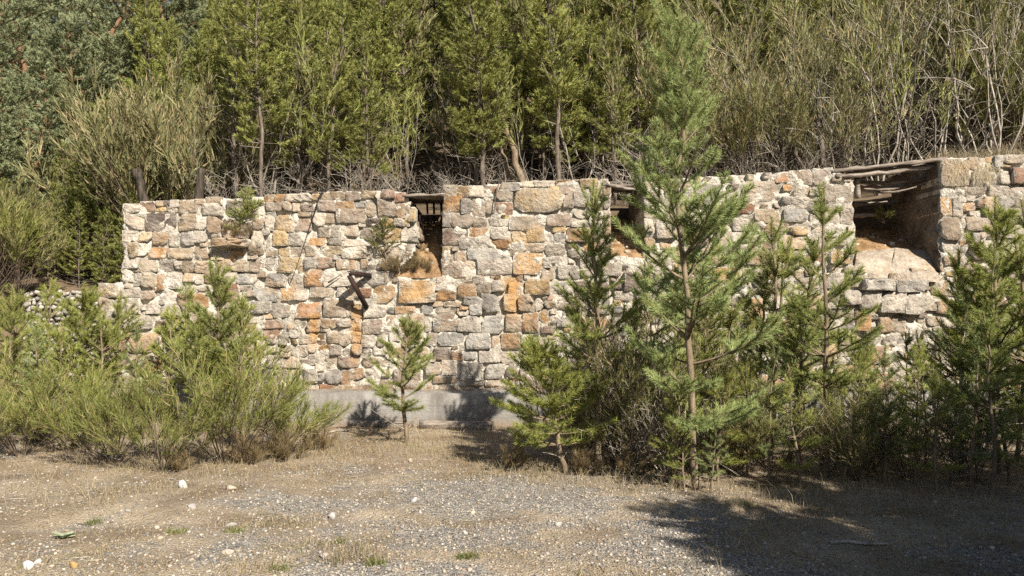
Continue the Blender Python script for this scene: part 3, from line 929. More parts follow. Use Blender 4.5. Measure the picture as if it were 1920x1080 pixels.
def pine_parts(seed, H, clear, width, sp=0.30, nb=(4, 6), asc=(10, 60), lat=0.55, fol=0.28, npm=300, nl=0.055, nw=0.0035, tr=0.04, lean=(0, 0),
               shape=0.8, top=0.45, dead=0.5, lat_sp=0.14, ang=40, wob=0.05, thin=0.0, curve=0.7, minr=0.0025):
    rng = np.random.default_rng(seed)
    tp = trunk_pts(H, rng, lean, wob)
    zs = tp[:, 2]
    P = lambda z: np.array([np.interp(z, zs, tp[:, 0]), np.interp(z, zs, tp[:, 1]), z])
    w = Woody(rng)
    wd = Woody(rng)                                       # dead lower branches: wood only
    z = clear
    while z < H - top * 0.55:
        rel = (z - clear) / (H - clear)
        prof = (1 - rel) ** shape * min(1.0, 0.6 + 1.8 * rel)
        for b in range(rng.integers(nb[0], nb[1] + 1)):
            if rng.uniform() < thin: continue
            L = max(0.10, width * prof * rng.uniform(0.65, 1.15) + 0.06)
            e = math.radians(asc[0] + (asc[1] - asc[0]) * rel + rng.normal(0, 9)); a = rng.uniform(0, 6.283)
            r = 0.006 + 0.011 * L
            nodes = w.limb(P(z + rng.uniform(-0.05, 0.05) * sp), polydir(e, a), L, r, curve, max(0.09, L / 9), fol, 0.09, minr)
            last = 0
            for (q, d, s_) in nodes[:-1]:
                if s_ < 0.22 * L or s_ - last < lat_sp: continue
                last = s_
                for side in (-1, 1):
                    if rng.uniform() < 0.12: continue
                    l2 = max(0.07, (L - s_) * lat * rng.uniform(0.6, 1.2) + 0.05)
                    sd = np.cross(d, [0, 0, 1.0]); sd = sd / (np.linalg.norm(sd) + 1e-6)
                    d2 = d * 0.72 + side * sd * rng.uniform(0.45, 0.85) + np.array([0, 0, rng.uniform(-0.1, 0.35)])
                    d2 /= np.linalg.norm(d2)
                    n2 = w.limb(q, d2, l2, 0.004 + 0.006 * l2, curve * 1.2, max(0.07, l2 / 5), fol * 0.9, 0.1, minr)
                    if l2 > 0.26:
                        for (q3, d3, s3) in n2[:-1]:
                            for side3 in (-1, 1):
                                if rng.uniform() < 0.35 or s3 < l2 * 0.3: continue
                                sd3 = np.cross(d3, [0, 0, 1.0]); sd3 /= np.linalg.norm(sd3) + 1e-6
                                d4 = d3 * 0.7 + side3 * sd3 * 0.65 + np.array([0, 0, rng.uniform(-0.1, 0.4)])
                                w.limb(q3, d4 / np.linalg.norm(d4), max(0.06, (l2 - s3) * 0.6 * rng.uniform(0.7, 1.3) + 0.04), 0.0035, curve, 0.08, 1.0, 0.1, minr)
        z += sp * (1.0 - 0.25 * rel) * rng.uniform(0.85, 1.15)
    # leader and its upright candles
    w.sh.append((P(H - top), P(H)))
    w.seg.append((P(H - top * 0.2), P(H + 0.02), 0.005, 0.002))
    for b in range(4):
        w.limb(P(H - top * rng.uniform(0.55, 0.8)), polydir(math.radians(rng.uniform(55, 74)), rng.uniform(0, 6.28)), top * rng.uniform(0.4, 0.65), 0.006, 1.0, 0.1, 2.0, 0.04, minr)
    z = 0.12 * H
    while z < clear and dead > 0:
        for b in range(rng.integers(1, 4)):
            if rng.uniform() > dead: continue
            nd = wd.limb(P(z), polydir(math.radians(rng.normal(5, 14)), rng.uniform(0, 6.28)), width * rng.uniform(0.35, 0.9), 0.007, rng.uniform(-0.3, 0.4), 0.1, 0, 0.2, 0.0025)
            for (q, d, s_) in nd[1:-1:2]:
                sd = np.cross(d, rng.normal(size=3)); sd /= np.linalg.norm(sd) + 1e-6
                d2 = d * 0.7 + sd * 0.7
                wd.limb(q, d2 / np.linalg.norm(d2), width * rng.uniform(0.15, 0.4), 0.004, 0.1, 0.1, 0, 0.25, 0.002)
        z += sp * rng.uniform(0.4, 0.8)
    rad = tr * (1 - zs / H) ** 0.85 + 0.006
    rad[0] = tr * 1.35
    tv, tf = tube(tp, rad, 8, False)
    p0, p1, r0, r1 = w.arrays()
    sv, sf = prisms(p0, p1, r0, r1, rng, 3)
    V = [tv, sv]; F = [tf[0], sf + len(tv)]
    trunk = (np.concatenate(V), np.concatenate(F))
    deadp = None
    if wd.seg:
        p0, p1, r0, r1 = wd.arrays()
        deadp = prisms(p0, p1, r0, r1, rng, 3)
    S0 = np.array([q[0] for q in w.sh]); S1 = np.array([q[1] for q in w.sh])
    nv, nf = needle_tris(S0, S1, npm, nl, nw, rng, ang)
    return trunk, deadp, (nv, nf)


def pine_meshes(mat, bark, **kw):
    trunk, deadp, crown = pine_parts(**kw)
    if deadp is not None:
        V, F = join([trunk, deadp])
        r = [("trunk", make_mesh("trunk", V, F, M[bark], None, True, [M['deadtwig']], np.arange(len(F)) >= len(trunk[1])))]
    else:
        r = [("trunk", make_mesh("trunk", trunk[0], trunk[1], M[bark], None, True))]
    r.append(("crown", make_mesh("crown", crown[0], crown[1], M[mat])))
    return r


def place(meshes, name, label, cat, loc, rz=0.0, sc=1.0, group=None, tilt=(0, 0)):
    o = thing(name, label, cat, loc, rz, group, sc, tilt)
    for pn, me in meshes:
        link(pn, me, o)
    return o


def broom_meshes(seed, H, W, mat, nst=14, nbr=9, ntw=11, tw=(0.10, 0.26), width=0.004, wood='twig', lean=0.0, base=0.08, upright=0.75, woodr=0.009, low=0.3, tspread=0.34):
    rng = np.random.default_rng(seed)
    w = Woody(rng)
    A0, A1 = [], []
    for i in range(nst):
        a = rng.uniform(0, 6.283)
        out = rng.uniform(0.1, 1.0) ** 0.8
        e = math.radians(82 - 48 * out)
        L = H * rng.uniform(0.75, 1.05) * (1.05 if out < 0.5 else 0.95)
        p = np.array([math.cos(a) * 0.012, math.sin(a) * 0.012, -0.04])
        d = polydir(e, a); d[0] += lean; d /= np.linalg.norm(d)
        d[:2] *= min(1.0, W / (0.6 * H)); d /= np.linalg.norm(d)
        nodes = w.limb(p, d, L, woodr * (0.7 + 0.5 * rng.uniform()), 0.35 * upright, L / 9, 0, 0.10, 0.0025)
        for (q, dd, s_) in nodes:
            if s_ < low * L: continue
            for b in range(max(1, int(nbr * 0.25 + 0.5))):
                u = np.cross(dd, rng.normal(size=3)); u /= np.linalg.norm(u) + 1e-6
                d2 = dd * 0.8 + u * rng.uniform(0.3, 0.65) + np.array([0, 0, 0.35 * upright]); d2 /= np.linalg.norm(d2)
                l2 = (L - s_) * 0.35 + H * rng.uniform(0.06, 0.17)
                n2 = w.limb(q, d2, l2, 0.0035, 0.5 * upright, l2 / 3, 0, 0.1, 0.0018)
                for (q2, d3, s2) in n2:
                    for t in range(max(1, ntw // 3)):
                        v = d3 + rng.normal(0, tspread, 3); v[2] += 0.25 * upright
                        v /= np.linalg.norm(v)
                        l3 = rng.uniform(*tw)
                        A0.append(q2 - d3 * rng.uniform(0, 0.06)); A1.append(q2 + v * l3)
    A0 = np.array(A0); A1 = np.array(A1)
    # every twig forks once: main ribbon plus two side sprigs
    d = A1 - A0; L = np.linalg.norm(d, axis=1, keepdims=True); dn = nrm(d)
    parts = []
    mids = []
    for f, k in ((0.35, 0.6), (0.6, 0.45)):
        st = A0 + d * f
        v = nrm(dn + perp(dn, rng) * 0.42)
        mids.append((st, st + v * L * k))
    B0 = np.concatenate([A0] + [m_[0] for m_ in mids]); B1 = np.concatenate([A1] + [m_[1] for m_ in mids])
    dd = nrm(B1 - B0); sd = perp(dd, rng) * width * 0.5
    bend = (B0 + B1) / 2 + perp(dd, rng) * np.linalg.norm(B1 - B0, axis=1, keepdims=True) * 0.05
    V = np.stack([B0 - sd, B0 + sd, bend + sd * 0.8, bend - sd * 0.8, B1], 1).reshape(-1, 3)
    n = len(B0); b5 = np.arange(n)[:, None] * 5
    Q = b5 + np.array([[0, 1, 2, 3]]); T3 = b5 + np.array([[3, 2, 4]])
    p0, p1, r0, r1 = w.arrays()
    sv, sf = prisms(p0, p1, r0, r1, rng, 3)
    return [("stems", make_mesh("stems", sv, sf, M[wood])), ("foliage", make_mesh("foliage", V, [Q, T3], M[mat]))]


def dead_meshes(seed, H, W, nst=6):
    rng = np.random.default_rng(seed)
    w = Woody(rng)
    for i in range(nst):
        a = rng.uniform(0, 6.283); e = math.radians(rng.uniform(40, 88))
        L = H * rng.uniform(0.6, 1.1)
        nodes = w.limb((rng.normal(0, 0.006), rng.normal(0, 0.006), -0.05), polydir(e, a), L, 0.010 * rng.uniform(0.6, 1.3), rng.uniform(-0.1, 0.4), L / 9, 0, 0.16, 0.003)
        for (q, d, s_) in nodes[1:]:
            for b in range(2):
                u = np.cross(d, rng.normal(size=3)); u /= np.linalg.norm(u) + 1e-6
                d2 = d * 0.6 + u * 0.8; d2 /= np.linalg.norm(d2)
                n2 = w.limb(q, d2, W * rng.uniform(0.25, 0.8), 0.005, rng.uniform(-0.6, 0.5), 0.1, 0, 0.25, 0.002)
                for (q2, d3, s2) in n2[1::2]:
                    u = np.cross(d3, rng.normal(size=3)); u /= np.linalg.norm(u) + 1e-6
                    w.limb(q2, nrm(d3 * 0.6 + u * 0.8), W * rng.uniform(0.12, 0.3), 0.003, 0.0, 0.1, 0, 0.25, 0.0015)
    p0, p1, r0, r1 = w.arrays()
    sv, sf = prisms(p0, p1, r0, r1, rng, 3)
    return [("branches", make_mesh("branches", sv, sf, M['deadtwig']))]


#@@FOREST
# ------------------------------------------------------------------ forest on the hillside
FP = []
for i, (H, cl, wd_) in enumerate(((6.2, 1.7, 1.05), (7.0, 2.2, 1.15), (5.0, 1.1, 0.95), (6.6, 1.3, 1.2), (5.6, 1.5, 0.9))):
    FP.append(pine_meshes('pine_far', 'bark_grey', seed=100 + i, H=H, clear=cl, width=wd_, sp=0.30, nb=(4, 6), asc=(12, 55), lat=0.6, fol=0.30, npm=240, nl=0.085, nw=0.015,
                          tr=0.042, shape=0.55, top=0.5, dead=0.75, lat_sp=0.24, ang=38, wob=0.13, minr=0.004))
SP = []
for i, (H, cl, wd_) in enumerate(((7.6, 1.5, 2.3), (6.4, 0.7, 2.1))):
    SP.append(pine_meshes('pine_scots', 'bark_orange', seed=140 + i, H=H, clear=cl, width=wd_, sp=0.50, nb=(4, 5), asc=(2, 42), lat=0.6, fol=0.46, npm=230, nl=0.085, nw=0.017,
                          tr=0.10, shape=0.42, top=0.6, dead=0.35, lat_sp=0.24, ang=42, wob=0.35, minr=0.005, curve=0.35))
BP = [broom_meshes(160 + i, H, W, m, nst=16, nbr=8, ntw=9, tw=(0.16, 0.36), width=0.016, woodr=0.017, low=0.46, tspread=0.26)
      for i, (H, W, m) in enumerate(((3.0, 1.5, 'broom_pale'), (2.5, 1.5, 'broom_pale'), (2.8, 1.4, 'broom_olive'), (2.2, 1.2, 'broom_green')))]
TS = [broom_meshes(190 + i, H, 1.3, m, nst=5, nbr=8, ntw=7, tw=(0.16, 0.36), width=0.015, wood='deadtwig', woodr=0.026, low=0.42, tspread=0.3) for i, (H, m) in enumerate(((4.2, 'broom_olive'), (5.0, 'broom_pale'), (3.8, 'pine_far')))]
DP = [dead_meshes(180 + i, H, W, n) for i, (H, W, n) in enumerate(((1.2, 0.6, 7), (1.6, 0.7, 6), (0.9, 0.5, 8)))]

frng = np.random.default_rng(303)


def hill_at(px, Y):
    x = at(px, 500, Y)[0]
    return (x, Y, float(hz(x, Y)) - 0.03)


LF = ("slim young pine with bare lower trunk standing just behind the wall top", "young yellow green pine half hidden behind the front pines above the wall", "far pine crown showing through high on the slope behind the wall")
GF = ("pines just behind the wall top", "pines behind the front pines", "far pines high on the slope")
# dense young pine stand behind the left and middle of the wall
spots = []
for Y in (13.7, 14.8, 16.0, 17.4, 19.0, 21.2, 24, 27.5, 32, 37):
    stepx = 0.72 + 0.04 * (Y - 14)
    x0, x1 = at(330, 300, Y)[0], at(1240, 300, Y)[0]
    for x in np.arange(x0, x1, stepx):
        spots.append((x + frng.uniform(-0.35, 0.35), Y + frng.uniform(-0.6, 0.6)))
for (x, y) in spots:
    px = 960 + x / y * FPX
    if y < 18 and 795 < px < 835: continue            # dark gap in the stand
    if y < 15.8 and px < 425: continue
    i = frng.integers(len(FP)); s_ = frng.uniform(0.75, 1.12) * (0.85 if y < 15 else 1.0)
    zone = 0 if y < 15.2 else 1 if y < 20 else 2
    place(FP[i], "young_pine", LF[zone], "pine tree", (x, y, float(hz(x, y)) - 0.05), frng.uniform(0, 6.28), s_, GF[zone], (frng.normal(0, 0.03), frng.normal(0, 0.03)))
# fewer pines stand among the broom on the right
LR = "pine rising through the pale broom thicket on the slope above the right of the wall"
for Y in (15.4, 17.2, 19.2, 21.5, 24.5, 28):
    x0, x1 = at(1250, 300, Y)[0], at(2080, 300, Y)[0]
    for x in np.arange(x0, x1, 1.45 + 0.06 * (Y - 14)):
        xx = x + frng.uniform(-0.8, 0.8); yy = Y + frng.uniform(-1, 1)
        place(FP[frng.integers(len(FP))], "young_pine", LR, "pine tree", (xx, yy, float(hz(xx, yy)) - 0.05), frng.uniform(0, 6.28), frng.uniform(0.8, 1.15), "pines among the broom above the wall", (frng.normal(0, 0.04), frng.normal(0, 0.04)))
# big grey green pines on the left
LS = ("large grey green pine with orange trunk close beyond the left end of the wall", "large grey green pine further up the slope beyond the left end of the wall")
for (px, Y, k, s_) in ((188, 20, 0, 1.0), (70, 16.4, 1, 0.66), (130, 18.4, 1, 0.8), (260, 20.5, 0, 0.95), (40, 21, 0, 1.0), (-10, 16, 1, 0.6), (10, 18.5, 0, 0.8), (-60, 17, 1, 0.8), (300, 24, 1, 1.1), (110, 23, 0, 1.0), (400, 26, 0, 1.0), (-30, 24, 1, 1.1), (230, 28, 0, 1.1), (330, 31, 0, 1.1), (20, 29, 0, 1.15),
                      (140, 33, 1, 1.3), (480, 33, 1, 1.25), (-150, 21, 0, 1.1), (-140, 30, 1, 1.2), (260, 37, 0, 1.2), (420, 39, 0, 1.2), (60, 39, 0, 1.3), (-220, 25, 1, 1.1), (560, 42, 0, 1.3), (-80, 38, 0, 1.3)):
    x, y, z = hill_at(px, Y)
    place(SP[k], "large_pine", LS[0 if Y < 22 else 1], "pine tree", (x, y, z), frng.uniform(0, 6.28), s_, "large pines beyond the left end of the wall")
# low young pines left of the wall end
LL = "bushy young pine growing close to the left end of the wall"
for (px, Y, s_, i) in ((215, 14.6, 0.62, 2), (262, 14.9, 0.42, 4), (165, 15.2, 0.64, 2), (120, 15.6, 0.55, 4), (185, 14.9, 0.6, 3), (232, 15.3, 0.45, 0), (140, 14.8, 0.48, 3), (100, 15.0, 0.42, 2), (300, 17.0, 0.5, 2), (40, 16.4, 0.40, 2), (240, 17.5, 0.6, 2), (90, 14.4, 0.3, 4), (190, 14.1, 0.36, 2), (150, 14.3, 0.34, 4), (235, 14.2, 0.42, 2),
                       (10, 15.2, 0.4, 4), (60, 14.8, 0.34, 2), (275, 15.9, 0.45, 4), (140, 17, 0.6, 2), (200, 18, 0.65, 4), (20, 17.6, 0.5, 2), (-40, 16, 0.5, 4), (320, 17.4, 0.7, 2), (110, 19, 0.7, 3), (250, 20, 0.7, 3)):
    x, y, z = hill_at(px, Y)
    place(FP[i], "young_pine", LL, "pine tree", (x, y, z - 0.8 * s_), frng.uniform(0, 6.28), s_, "young pines at the left wall end")
LG = "olive bush in the shade below the large pines left of the wall"
for (px, Y, k, s_) in ((30, 14.3, 2, 0.5), (-20, 14.0, 2, 0.6), (75, 15.0, 2, 0.5), (5, 15.5, 2, 0.6), (-60, 13.6, 2, 0.7), (35, 13.0, 2, 0.45), (-15, 12.7, 3, 0.6), (50, 17.2, 2, 0.8), (-20, 19.0, 2, 1.0), (-130, 13.4, 2, 0.8), (-200, 13.8, 3, 0.9), (-110, 14.6, 2, 0.9), (-270, 14.0, 2, 0.9), (-180, 15.6, 2, 1.0), (-90, 12.9, 3, 0.6), (-160, 12.7, 2, 0.6)):
    x, y, z = hill_at(px, Y)
    place(BP[k], "broom_bush", LG, "bush", (x, y, z), frng.uniform(0, 6.28), s_, "bushes below the large pines")
# tall pale broom
LB = "tall pale straw coloured broom bush on the slope behind the wall"
for (px, Y, k, s_) in ((330, 14.5, 0, 1.15), (385, 14.9, 1, 1.05), (295, 15.4, 0, 1.1), (470, 15.5, 1, 0.8), (640, 17.5, 0, 1.2), (1080, 16.5, 0, 1.3), (1030, 19, 1, 1.3), (690, 14.2, 2, 0.6), (880, 14.4, 2, 0.7),
                      (1200, 14.6, 0, 0.95), (1245, 15.2, 0, 1.1), (1180, 16.5, 1, 1.1), (730, 18.5, 0, 1.2)):
    x, y, z = hill_at(px, Y)
    place(BP[k], "broom_bush", LB, "bush", (x, y, z), frng.uniform(0, 6.28), s_, "broom bushes behind the wall")
LB2 = ("straw and olive broom bush close behind the right part of the wall", "olive broom bush further up the slope above the right part of the wall")
for Y in (13.9, 15.1, 16.6, 18.8):
    x0, x1 = at(1290, 300, Y)[0], at(2060, 300, Y)[0]
    for x in np.arange(x0, x1, 1.2 + 0.05 * (Y - 13)):
        xx, yy = x + frng.uniform(-0.4, 0.4), Y + frng.uniform(-0.5, 0.5)
        k = int(frng.choice([0, 1, 2, 0, 2, 1]))
        px = 960 + xx / yy * FPX
        if yy < 14.6 and (px > 1640 and frng.uniform() < 0.6): continue
        s_ = frng.uniform(0.75, 1.15) * (0.72 if yy < 14.6 else 1.0)
        place(BP[k], "broom_bush", LB2[0 if yy < 15.8 else 1], "bush", (xx, yy, float(hz(xx, yy)) - 0.03), frng.uniform(0, 6.28), s_, ("front broom above the right of the wall", "broom higher up the right slope")[0 if yy < 15.8 else 1])
for (px, Y, s_) in ((1900, 14.2, 0.85), (1870, 15.2, 0.9), (1945, 15.0, 1.0)):
    x, y, z = hill_at(px, Y)
    place(BP[3], "broom_bush", "bright green broom bush above the grassy wall top right of the plank covered chute", "bush", (x, y, z), frng.uniform(0, 6.28), s_, "green broom above the right wall top")
LT = "tall thin pale stemmed sapling with sparse olive foliage above the plank covered chute"
for Y in (14.0, 15.6, 17.5, 20.0):
    for px in np.arange(1380, 1960, 66):
        pq = px + frng.uniform(-28, 28); Yq = Y + frng.uniform(-0.5, 0.5)
        x, y, z = hill_at(pq, Yq)
        place(TS[frng.integers(3)], "thin_sapling", LT, "sapling", (x, y, z), frng.uniform(0, 6.28), frng.uniform(0.7, 1.05), "thin saplings above the broom")
for (px, Y, k) in ((560, 14.0, 2), (620, 14.3, 0), (760, 14.2, 2), (860, 14.0, 0), (1010, 14.1, 2), (1080, 13.9, 0), (1140, 14.2, 2), (500, 14.4, 1)):
    x, y, z = hill_at(px, Y)
    place(TS[k], "thin_sapling", "thin pale stemmed sapling among the young pines behind the wall top", "sapling", (x, y, z), frng.uniform(0, 6.28), frng.uniform(0.6, 0.9), "thin saplings among the pines")
# far pines closing the top of the right slope
for Y in (28, 33, 39, 46):
    for x in np.arange(at(1150, 0, Y)[0], at(2080, 0, Y)[0], 2.3):
        xx = x + frng.uniform(-0.8, 0.8); yy = Y + frng.uniform(-1.5, 1.5)
        place(FP[frng.integers(5)], "young_pine", "far pine standing high on the right slope above the broom", "pine tree", (xx, yy, float(hz(xx, yy)) - 0.05), frng.uniform(0, 6.28), frng.uniform(0.9, 1.25), "far pines high on the right slope")
# bleached dead brush along the wall top
LD = "tangle of bleached dead twigs behind the top of the wall"
for px in np.arange(440, 1620, 52):
    Y = 13.05 + frng.uniform(0, 1.3)
    x, y, z = hill_at(px + frng.uniform(-12, 12), Y)
    place(DP[frng.integers(3)], "dead_brush", LD, "dead brush", (x, y, z), frng.uniform(0, 6.28), frng.uniform(0.5, 1.0), "dead brush behind the wall top")
for (px, Y, s_) in ((1700, 14.6, 1.7), (1790, 14.4, 2.0), (1850, 14.8, 2.2), (1760, 15.2, 2.3), (1640, 14.8, 1.6), (1820, 15.8, 2.4), (1480, 14.2, 1.5), (1420, 14.4, 1.4), (1560, 14.9, 1.7), (1890, 15.6, 2.3)):
    x, y, z = hill_at(px, Y)
    place(DP[1], "dead_shrub", "tall bare grey shrub rising out of the broom above the plank covered chute", "dead shrub", (x, y, z), frng.uniform(0, 6.28), s_, "bare shrubs above the plank covered chute")


def bare_trunk(p0, p1, r, label, mat='bark_grey'):
    p0, p1 = np.array(p0), np.array(p1)
    rng = np.random.default_rng(int(abs(p0[0]) * 1000))
    n = 10; t = np.linspace(0, 1, n)[:, None]
    pts = p0 + (p1 - p0) * t + rng.normal(0, 0.02, (n, 3)) * (t > 0)
    v, f = tube(pts - p0, r * (1 - 0.55 * t[:, 0]), 9)
    o = thing("bare_trunk", label, "tree trunk", p0)
    w = Woody(rng)
    for k in range(9):
        q = pts[rng.integers(3, n)] - p0
        w.limb(q, polydir(rng.normal(0.2, 0.4), rng.uniform(0, 6.28)), rng.uniform(0.3, 0.8), 0.008, 0.1, 0.1, 0, 0.25, 0.002)
    a = w.arrays()
    V, F = join([(v, f[0]), prisms(*a, rng, 3)])
    link("trunk", make_mesh("trunk", V, F, M[mat], None, True, [M['deadtwig']], np.arange(len(F)) >= len(f[0])), o)
    return o


b = at(985, 340, 13.6); b[2] -= 0.15
bare_trunk(b, at(935, 205, 13.8), 0.075, "thick leaning pine trunk rising from behind the wall between two chutes", 'bark_young')
b = at(965, 340, 13.9); b[2] -= 0.15
bare_trunk(b, at(925, 230, 14.1), 0.045, "thinner leaning trunk next to the thick leaning pine trunk", 'bark_young')
b = at(1541, 318, 13.6); b[2] -= 0.15
bare_trunk(b, at(1535, 175, 13.9), 0.06, "pale upright trunk beside the plank covered chute", 'bark_grey')
b = at(1505, 318, 13.8); b[2] -= 0.15
bare_trunk(b, at(1478, 200, 14.1), 0.05, "pale trunk leaning away from the plank covered chute", 'bark_grey')
b = at(1690, 230, 17); b[2] -= 0.3
bare_trunk(b, at(1672, 50, 17.3), 0.08, "grey trunk standing in the broom above the plank covered chute", 'bark_grey')
b = at(440, 355, 14.2); b[2] -= 0.15
bare_trunk(b, at(434, 150, 14.6), 0.055, "pale slender trunk behind the wall near the dark timber posts", 'bark_grey')

#@@FOREGROUND
# ------------------------------------------------------------------ young pines and brooms in front of the wall
def fg(px, py):
    p = on_ground(px, py)
    return np.array([p[0], p[1], float(gz(p[0], p[1])) - 0.02])


LEAD = dict(npm=720, nl=0.060, nw=0.0050, ang=40)
p = fg(1308, 915)
place(pine_meshes('pine_blue', 'bark_young', seed=3, H=4.72, clear=0.62, width=1.1, sp=0.29, nb=(4, 6), asc=(3, 76), lat=0.55, fol=0.38, thin=0.06, tr=0.030, lat_sp=0.15, shape=0.55, top=1.0, dead=1.0,
                  lean=(0.0, 0.0), wob=0.10, **LEAD), "young_pine", "tall slender pine with a long bluish leader standing in front of the wall", "pine tree", p, 0.5)
p = fg(1128, 885)
place(pine_meshes('pine_mid', 'bark_young', seed=4, H=2.98, clear=0.85, width=0.66, sp=0.25, fol=0.34, lat_sp=0.16, asc=(15, 62), tr=0.028, top=0.5, dead=0.7, lean=(-0.08, 0.1), **LEAD),
      "young_pine", "dense dark green pine rising through the olive broom beside the tallest slender pine", "pine tree", p, 1.5)
p = fg(1545, 895)
place(pine_meshes('pine_mid', 'bark_young', seed=5, H=2.95, clear=0.9, width=0.75, sp=0.30, nb=(4, 6), asc=(15, 55), lat=0.55, fol=0.34, tr=0.026, top=0.55, dead=0.7, thin=0.05, **LEAD),
      "young_pine", "open whorled pine standing in front of the left pier of the plank covered chute", "pine tree", p, 2.2)
p = fg(1872, 890)
place(pine_meshes('pine_yel', 'bark_young', seed=6, H=2.8, clear=0.7, width=0.85, sp=0.24, nb=(5, 7), asc=(15, 62), fol=0.34, lat_sp=0.16, tr=0.028, top=0.4, dead=0.6, **LEAD),
      "young_pine", "bushy yellow green pine in front of the wall right of the plank covered chute", "pine tree", p, 0.2)
p = fg(765, 838)
place(pine_meshes('pine_mid', 'bark_young', seed=8, H=1.58, clear=0.42, width=0.6, sp=0.16, nb=(4, 6), asc=(12, 60), tr=0.022, top=0.32, dead=0.4, lat_sp=0.11, **LEAD),
      "young_pine", "small lone pine in front of the bare concrete footing", "pine tree", p, 0.9)
p = fg(1062, 888)
place(pine_meshes('pine_yel', 'bark_young', seed=9, H=1.38, clear=0.30, width=0.75, sp=0.14, nb=(5, 7), asc=(5, 55), tr=0.022, top=0.36, dead=0.5, lean=(-0.30, 0.0), lat_sp=0.10, **LEAD),
      "young_pine", "short leaning bright green pine at the edge of the olive broom", "pine tree", p, 0.0)
p = fg(412, 815)
place(pine_meshes('pine_mid', 'bark_young', seed=10, H=2.3, clear=0.35, width=0.8, sp=0.23, nb=(5, 7), fol=0.34, lat_sp=0.16, asc=(15, 66), tr=0.026, top=0.45, dead=0.3, lean=(-0.05, 0), **LEAD),
      "young_pine", "greyish green pine standing behind the broom bushes, its tip below the sandstone ledge", "pine tree", p, 0.3)
p = fg(146, 805)
place(pine_meshes('pine_yel', 'bark_young', seed=11, H=2.0, clear=0.45, width=0.95, sp=0.24, nb=(5, 7), fol=0.34, lat_sp=0.16, asc=(10, 60), tr=0.024, top=0.5, dead=0.4, **LEAD),
      "young_pine", "light green pine in front of the grey gabion wall", "pine tree", p, 0.7)
# loose thicket of thin pines: left group and the shaded right group
SAP = [pine_meshes(m, 'bark_young', seed=20 + i, H=H, clear=cl, width=w_, sp=0.21, nb=(4, 6), asc=(12, 60), tr=0.018, top=0.38, dead=0.7, fol=0.27, npm=520, nl=0.058, nw=0.0050, ang=40, lat_sp=0.19)
       for i, (H, cl, w_, m) in enumerate(((2.1, 0.6, 0.55, 'pine_mid'), (1.7, 0.3, 0.62, 'pine_yel'), (2.5, 0.9, 0.5, 'pine_mid'), (2.3, 0.5, 0.7, 'pine_yel'), (1.9, 0.4, 0.45, 'pine_blue')))]
srn = np.random.default_rng(55)
for (px, py, k, s_) in ((-80, 805, 3, 1.1), (-130, 820, 1, 1.1), (35, 815, 1, 1.15), (85, 800, 3, 0.9), (225, 800, 1, 1.1), (265, 795, 3, 0.85), (310, 805, 1, 1.0), (-30, 810, 0, 1.1), (345, 800, 0, 0.95), (480, 805, 1, 0.8), (10, 830, 3, 0.8), (185, 815, 1, 0.95), (110, 825, 1, 0.85), (60, 835, 4, 0.8), (375, 820, 1, 0.9), (455, 815, 3, 0.8), (250, 830, 4, 0.75)):
    p = fg(px, py)
    place(SAP[k], "pine_sapling", "light green pine sapling in the thicket before the left end of the wall", "pine tree", p, srn.uniform(0, 6.28), s_, "pine saplings before the left end of the wall")
for (px, py, k, s_) in ((1440, 865, 2, 1.1), (1405, 858, 0, 1.1), (1815, 870, 3, 1.05), (1660, 872, 4, 0.7), (1500, 872, 2, 1.0), (1355, 875, 0, 1.05), (1262, 908, 1, 0.6), (1345, 905, 1, 0.7), (1285, 922, 1, 0.42), (1332, 924, 4, 0.45), (1318, 895, 3, 0.6), (1290, 880, 3, 0.85), (1235, 865, 2, 0.9), (1385, 870, 2, 1.1), (1425, 850, 3, 1.05), (1480, 880, 4, 1.0), (1600, 860, 3, 0.62), (1640, 885, 1, 0.75), (1690, 855, 2, 0.6), (1735, 880, 2, 0.58), (1780, 860, 3, 0.85),
                        (1800, 895, 4, 1.0), (1835, 865, 2, 1.0), (1905, 870, 3, 1.1), (1945, 890, 0, 1.15), (1990, 870, 2, 1.15), (1575, 845, 2, 0.7), (1510, 850, 1, 1.1), (1340, 850, 3, 0.95), (1660, 905, 4, 0.75), (1760, 920, 1, 0.7), (1860, 925, 0, 0.8), (1930, 930, 1, 0.85), (1200, 860, 4, 0.95), (1175, 870, 1, 0.8),
                        (1400, 895, 1, 0.75), (1440, 905, 4, 0.7), (1500, 910, 1, 0.65), (1580, 905, 3, 0.6), (1715, 910, 3, 0.65), (1820, 920, 4, 0.75), (1895, 905, 2, 0.95), (1270, 850, 0, 1.05), (1080, 860, 4, 0.75)):
    p = fg(px, py)
    place(SAP[k], "pine_sapling", "thin pine sapling in the shaded thicket in front of the right part of the wall", "pine tree", p, srn.uniform(0, 6.28), (s_ * srn.uniform(0.75, 1.25), s_ * srn.uniform(0.75, 1.25), s_ * srn.uniform(0.92, 1.05)), "pine saplings in the shaded thicket", (srn.normal(0, 0.07), srn.normal(0, 0.07)))

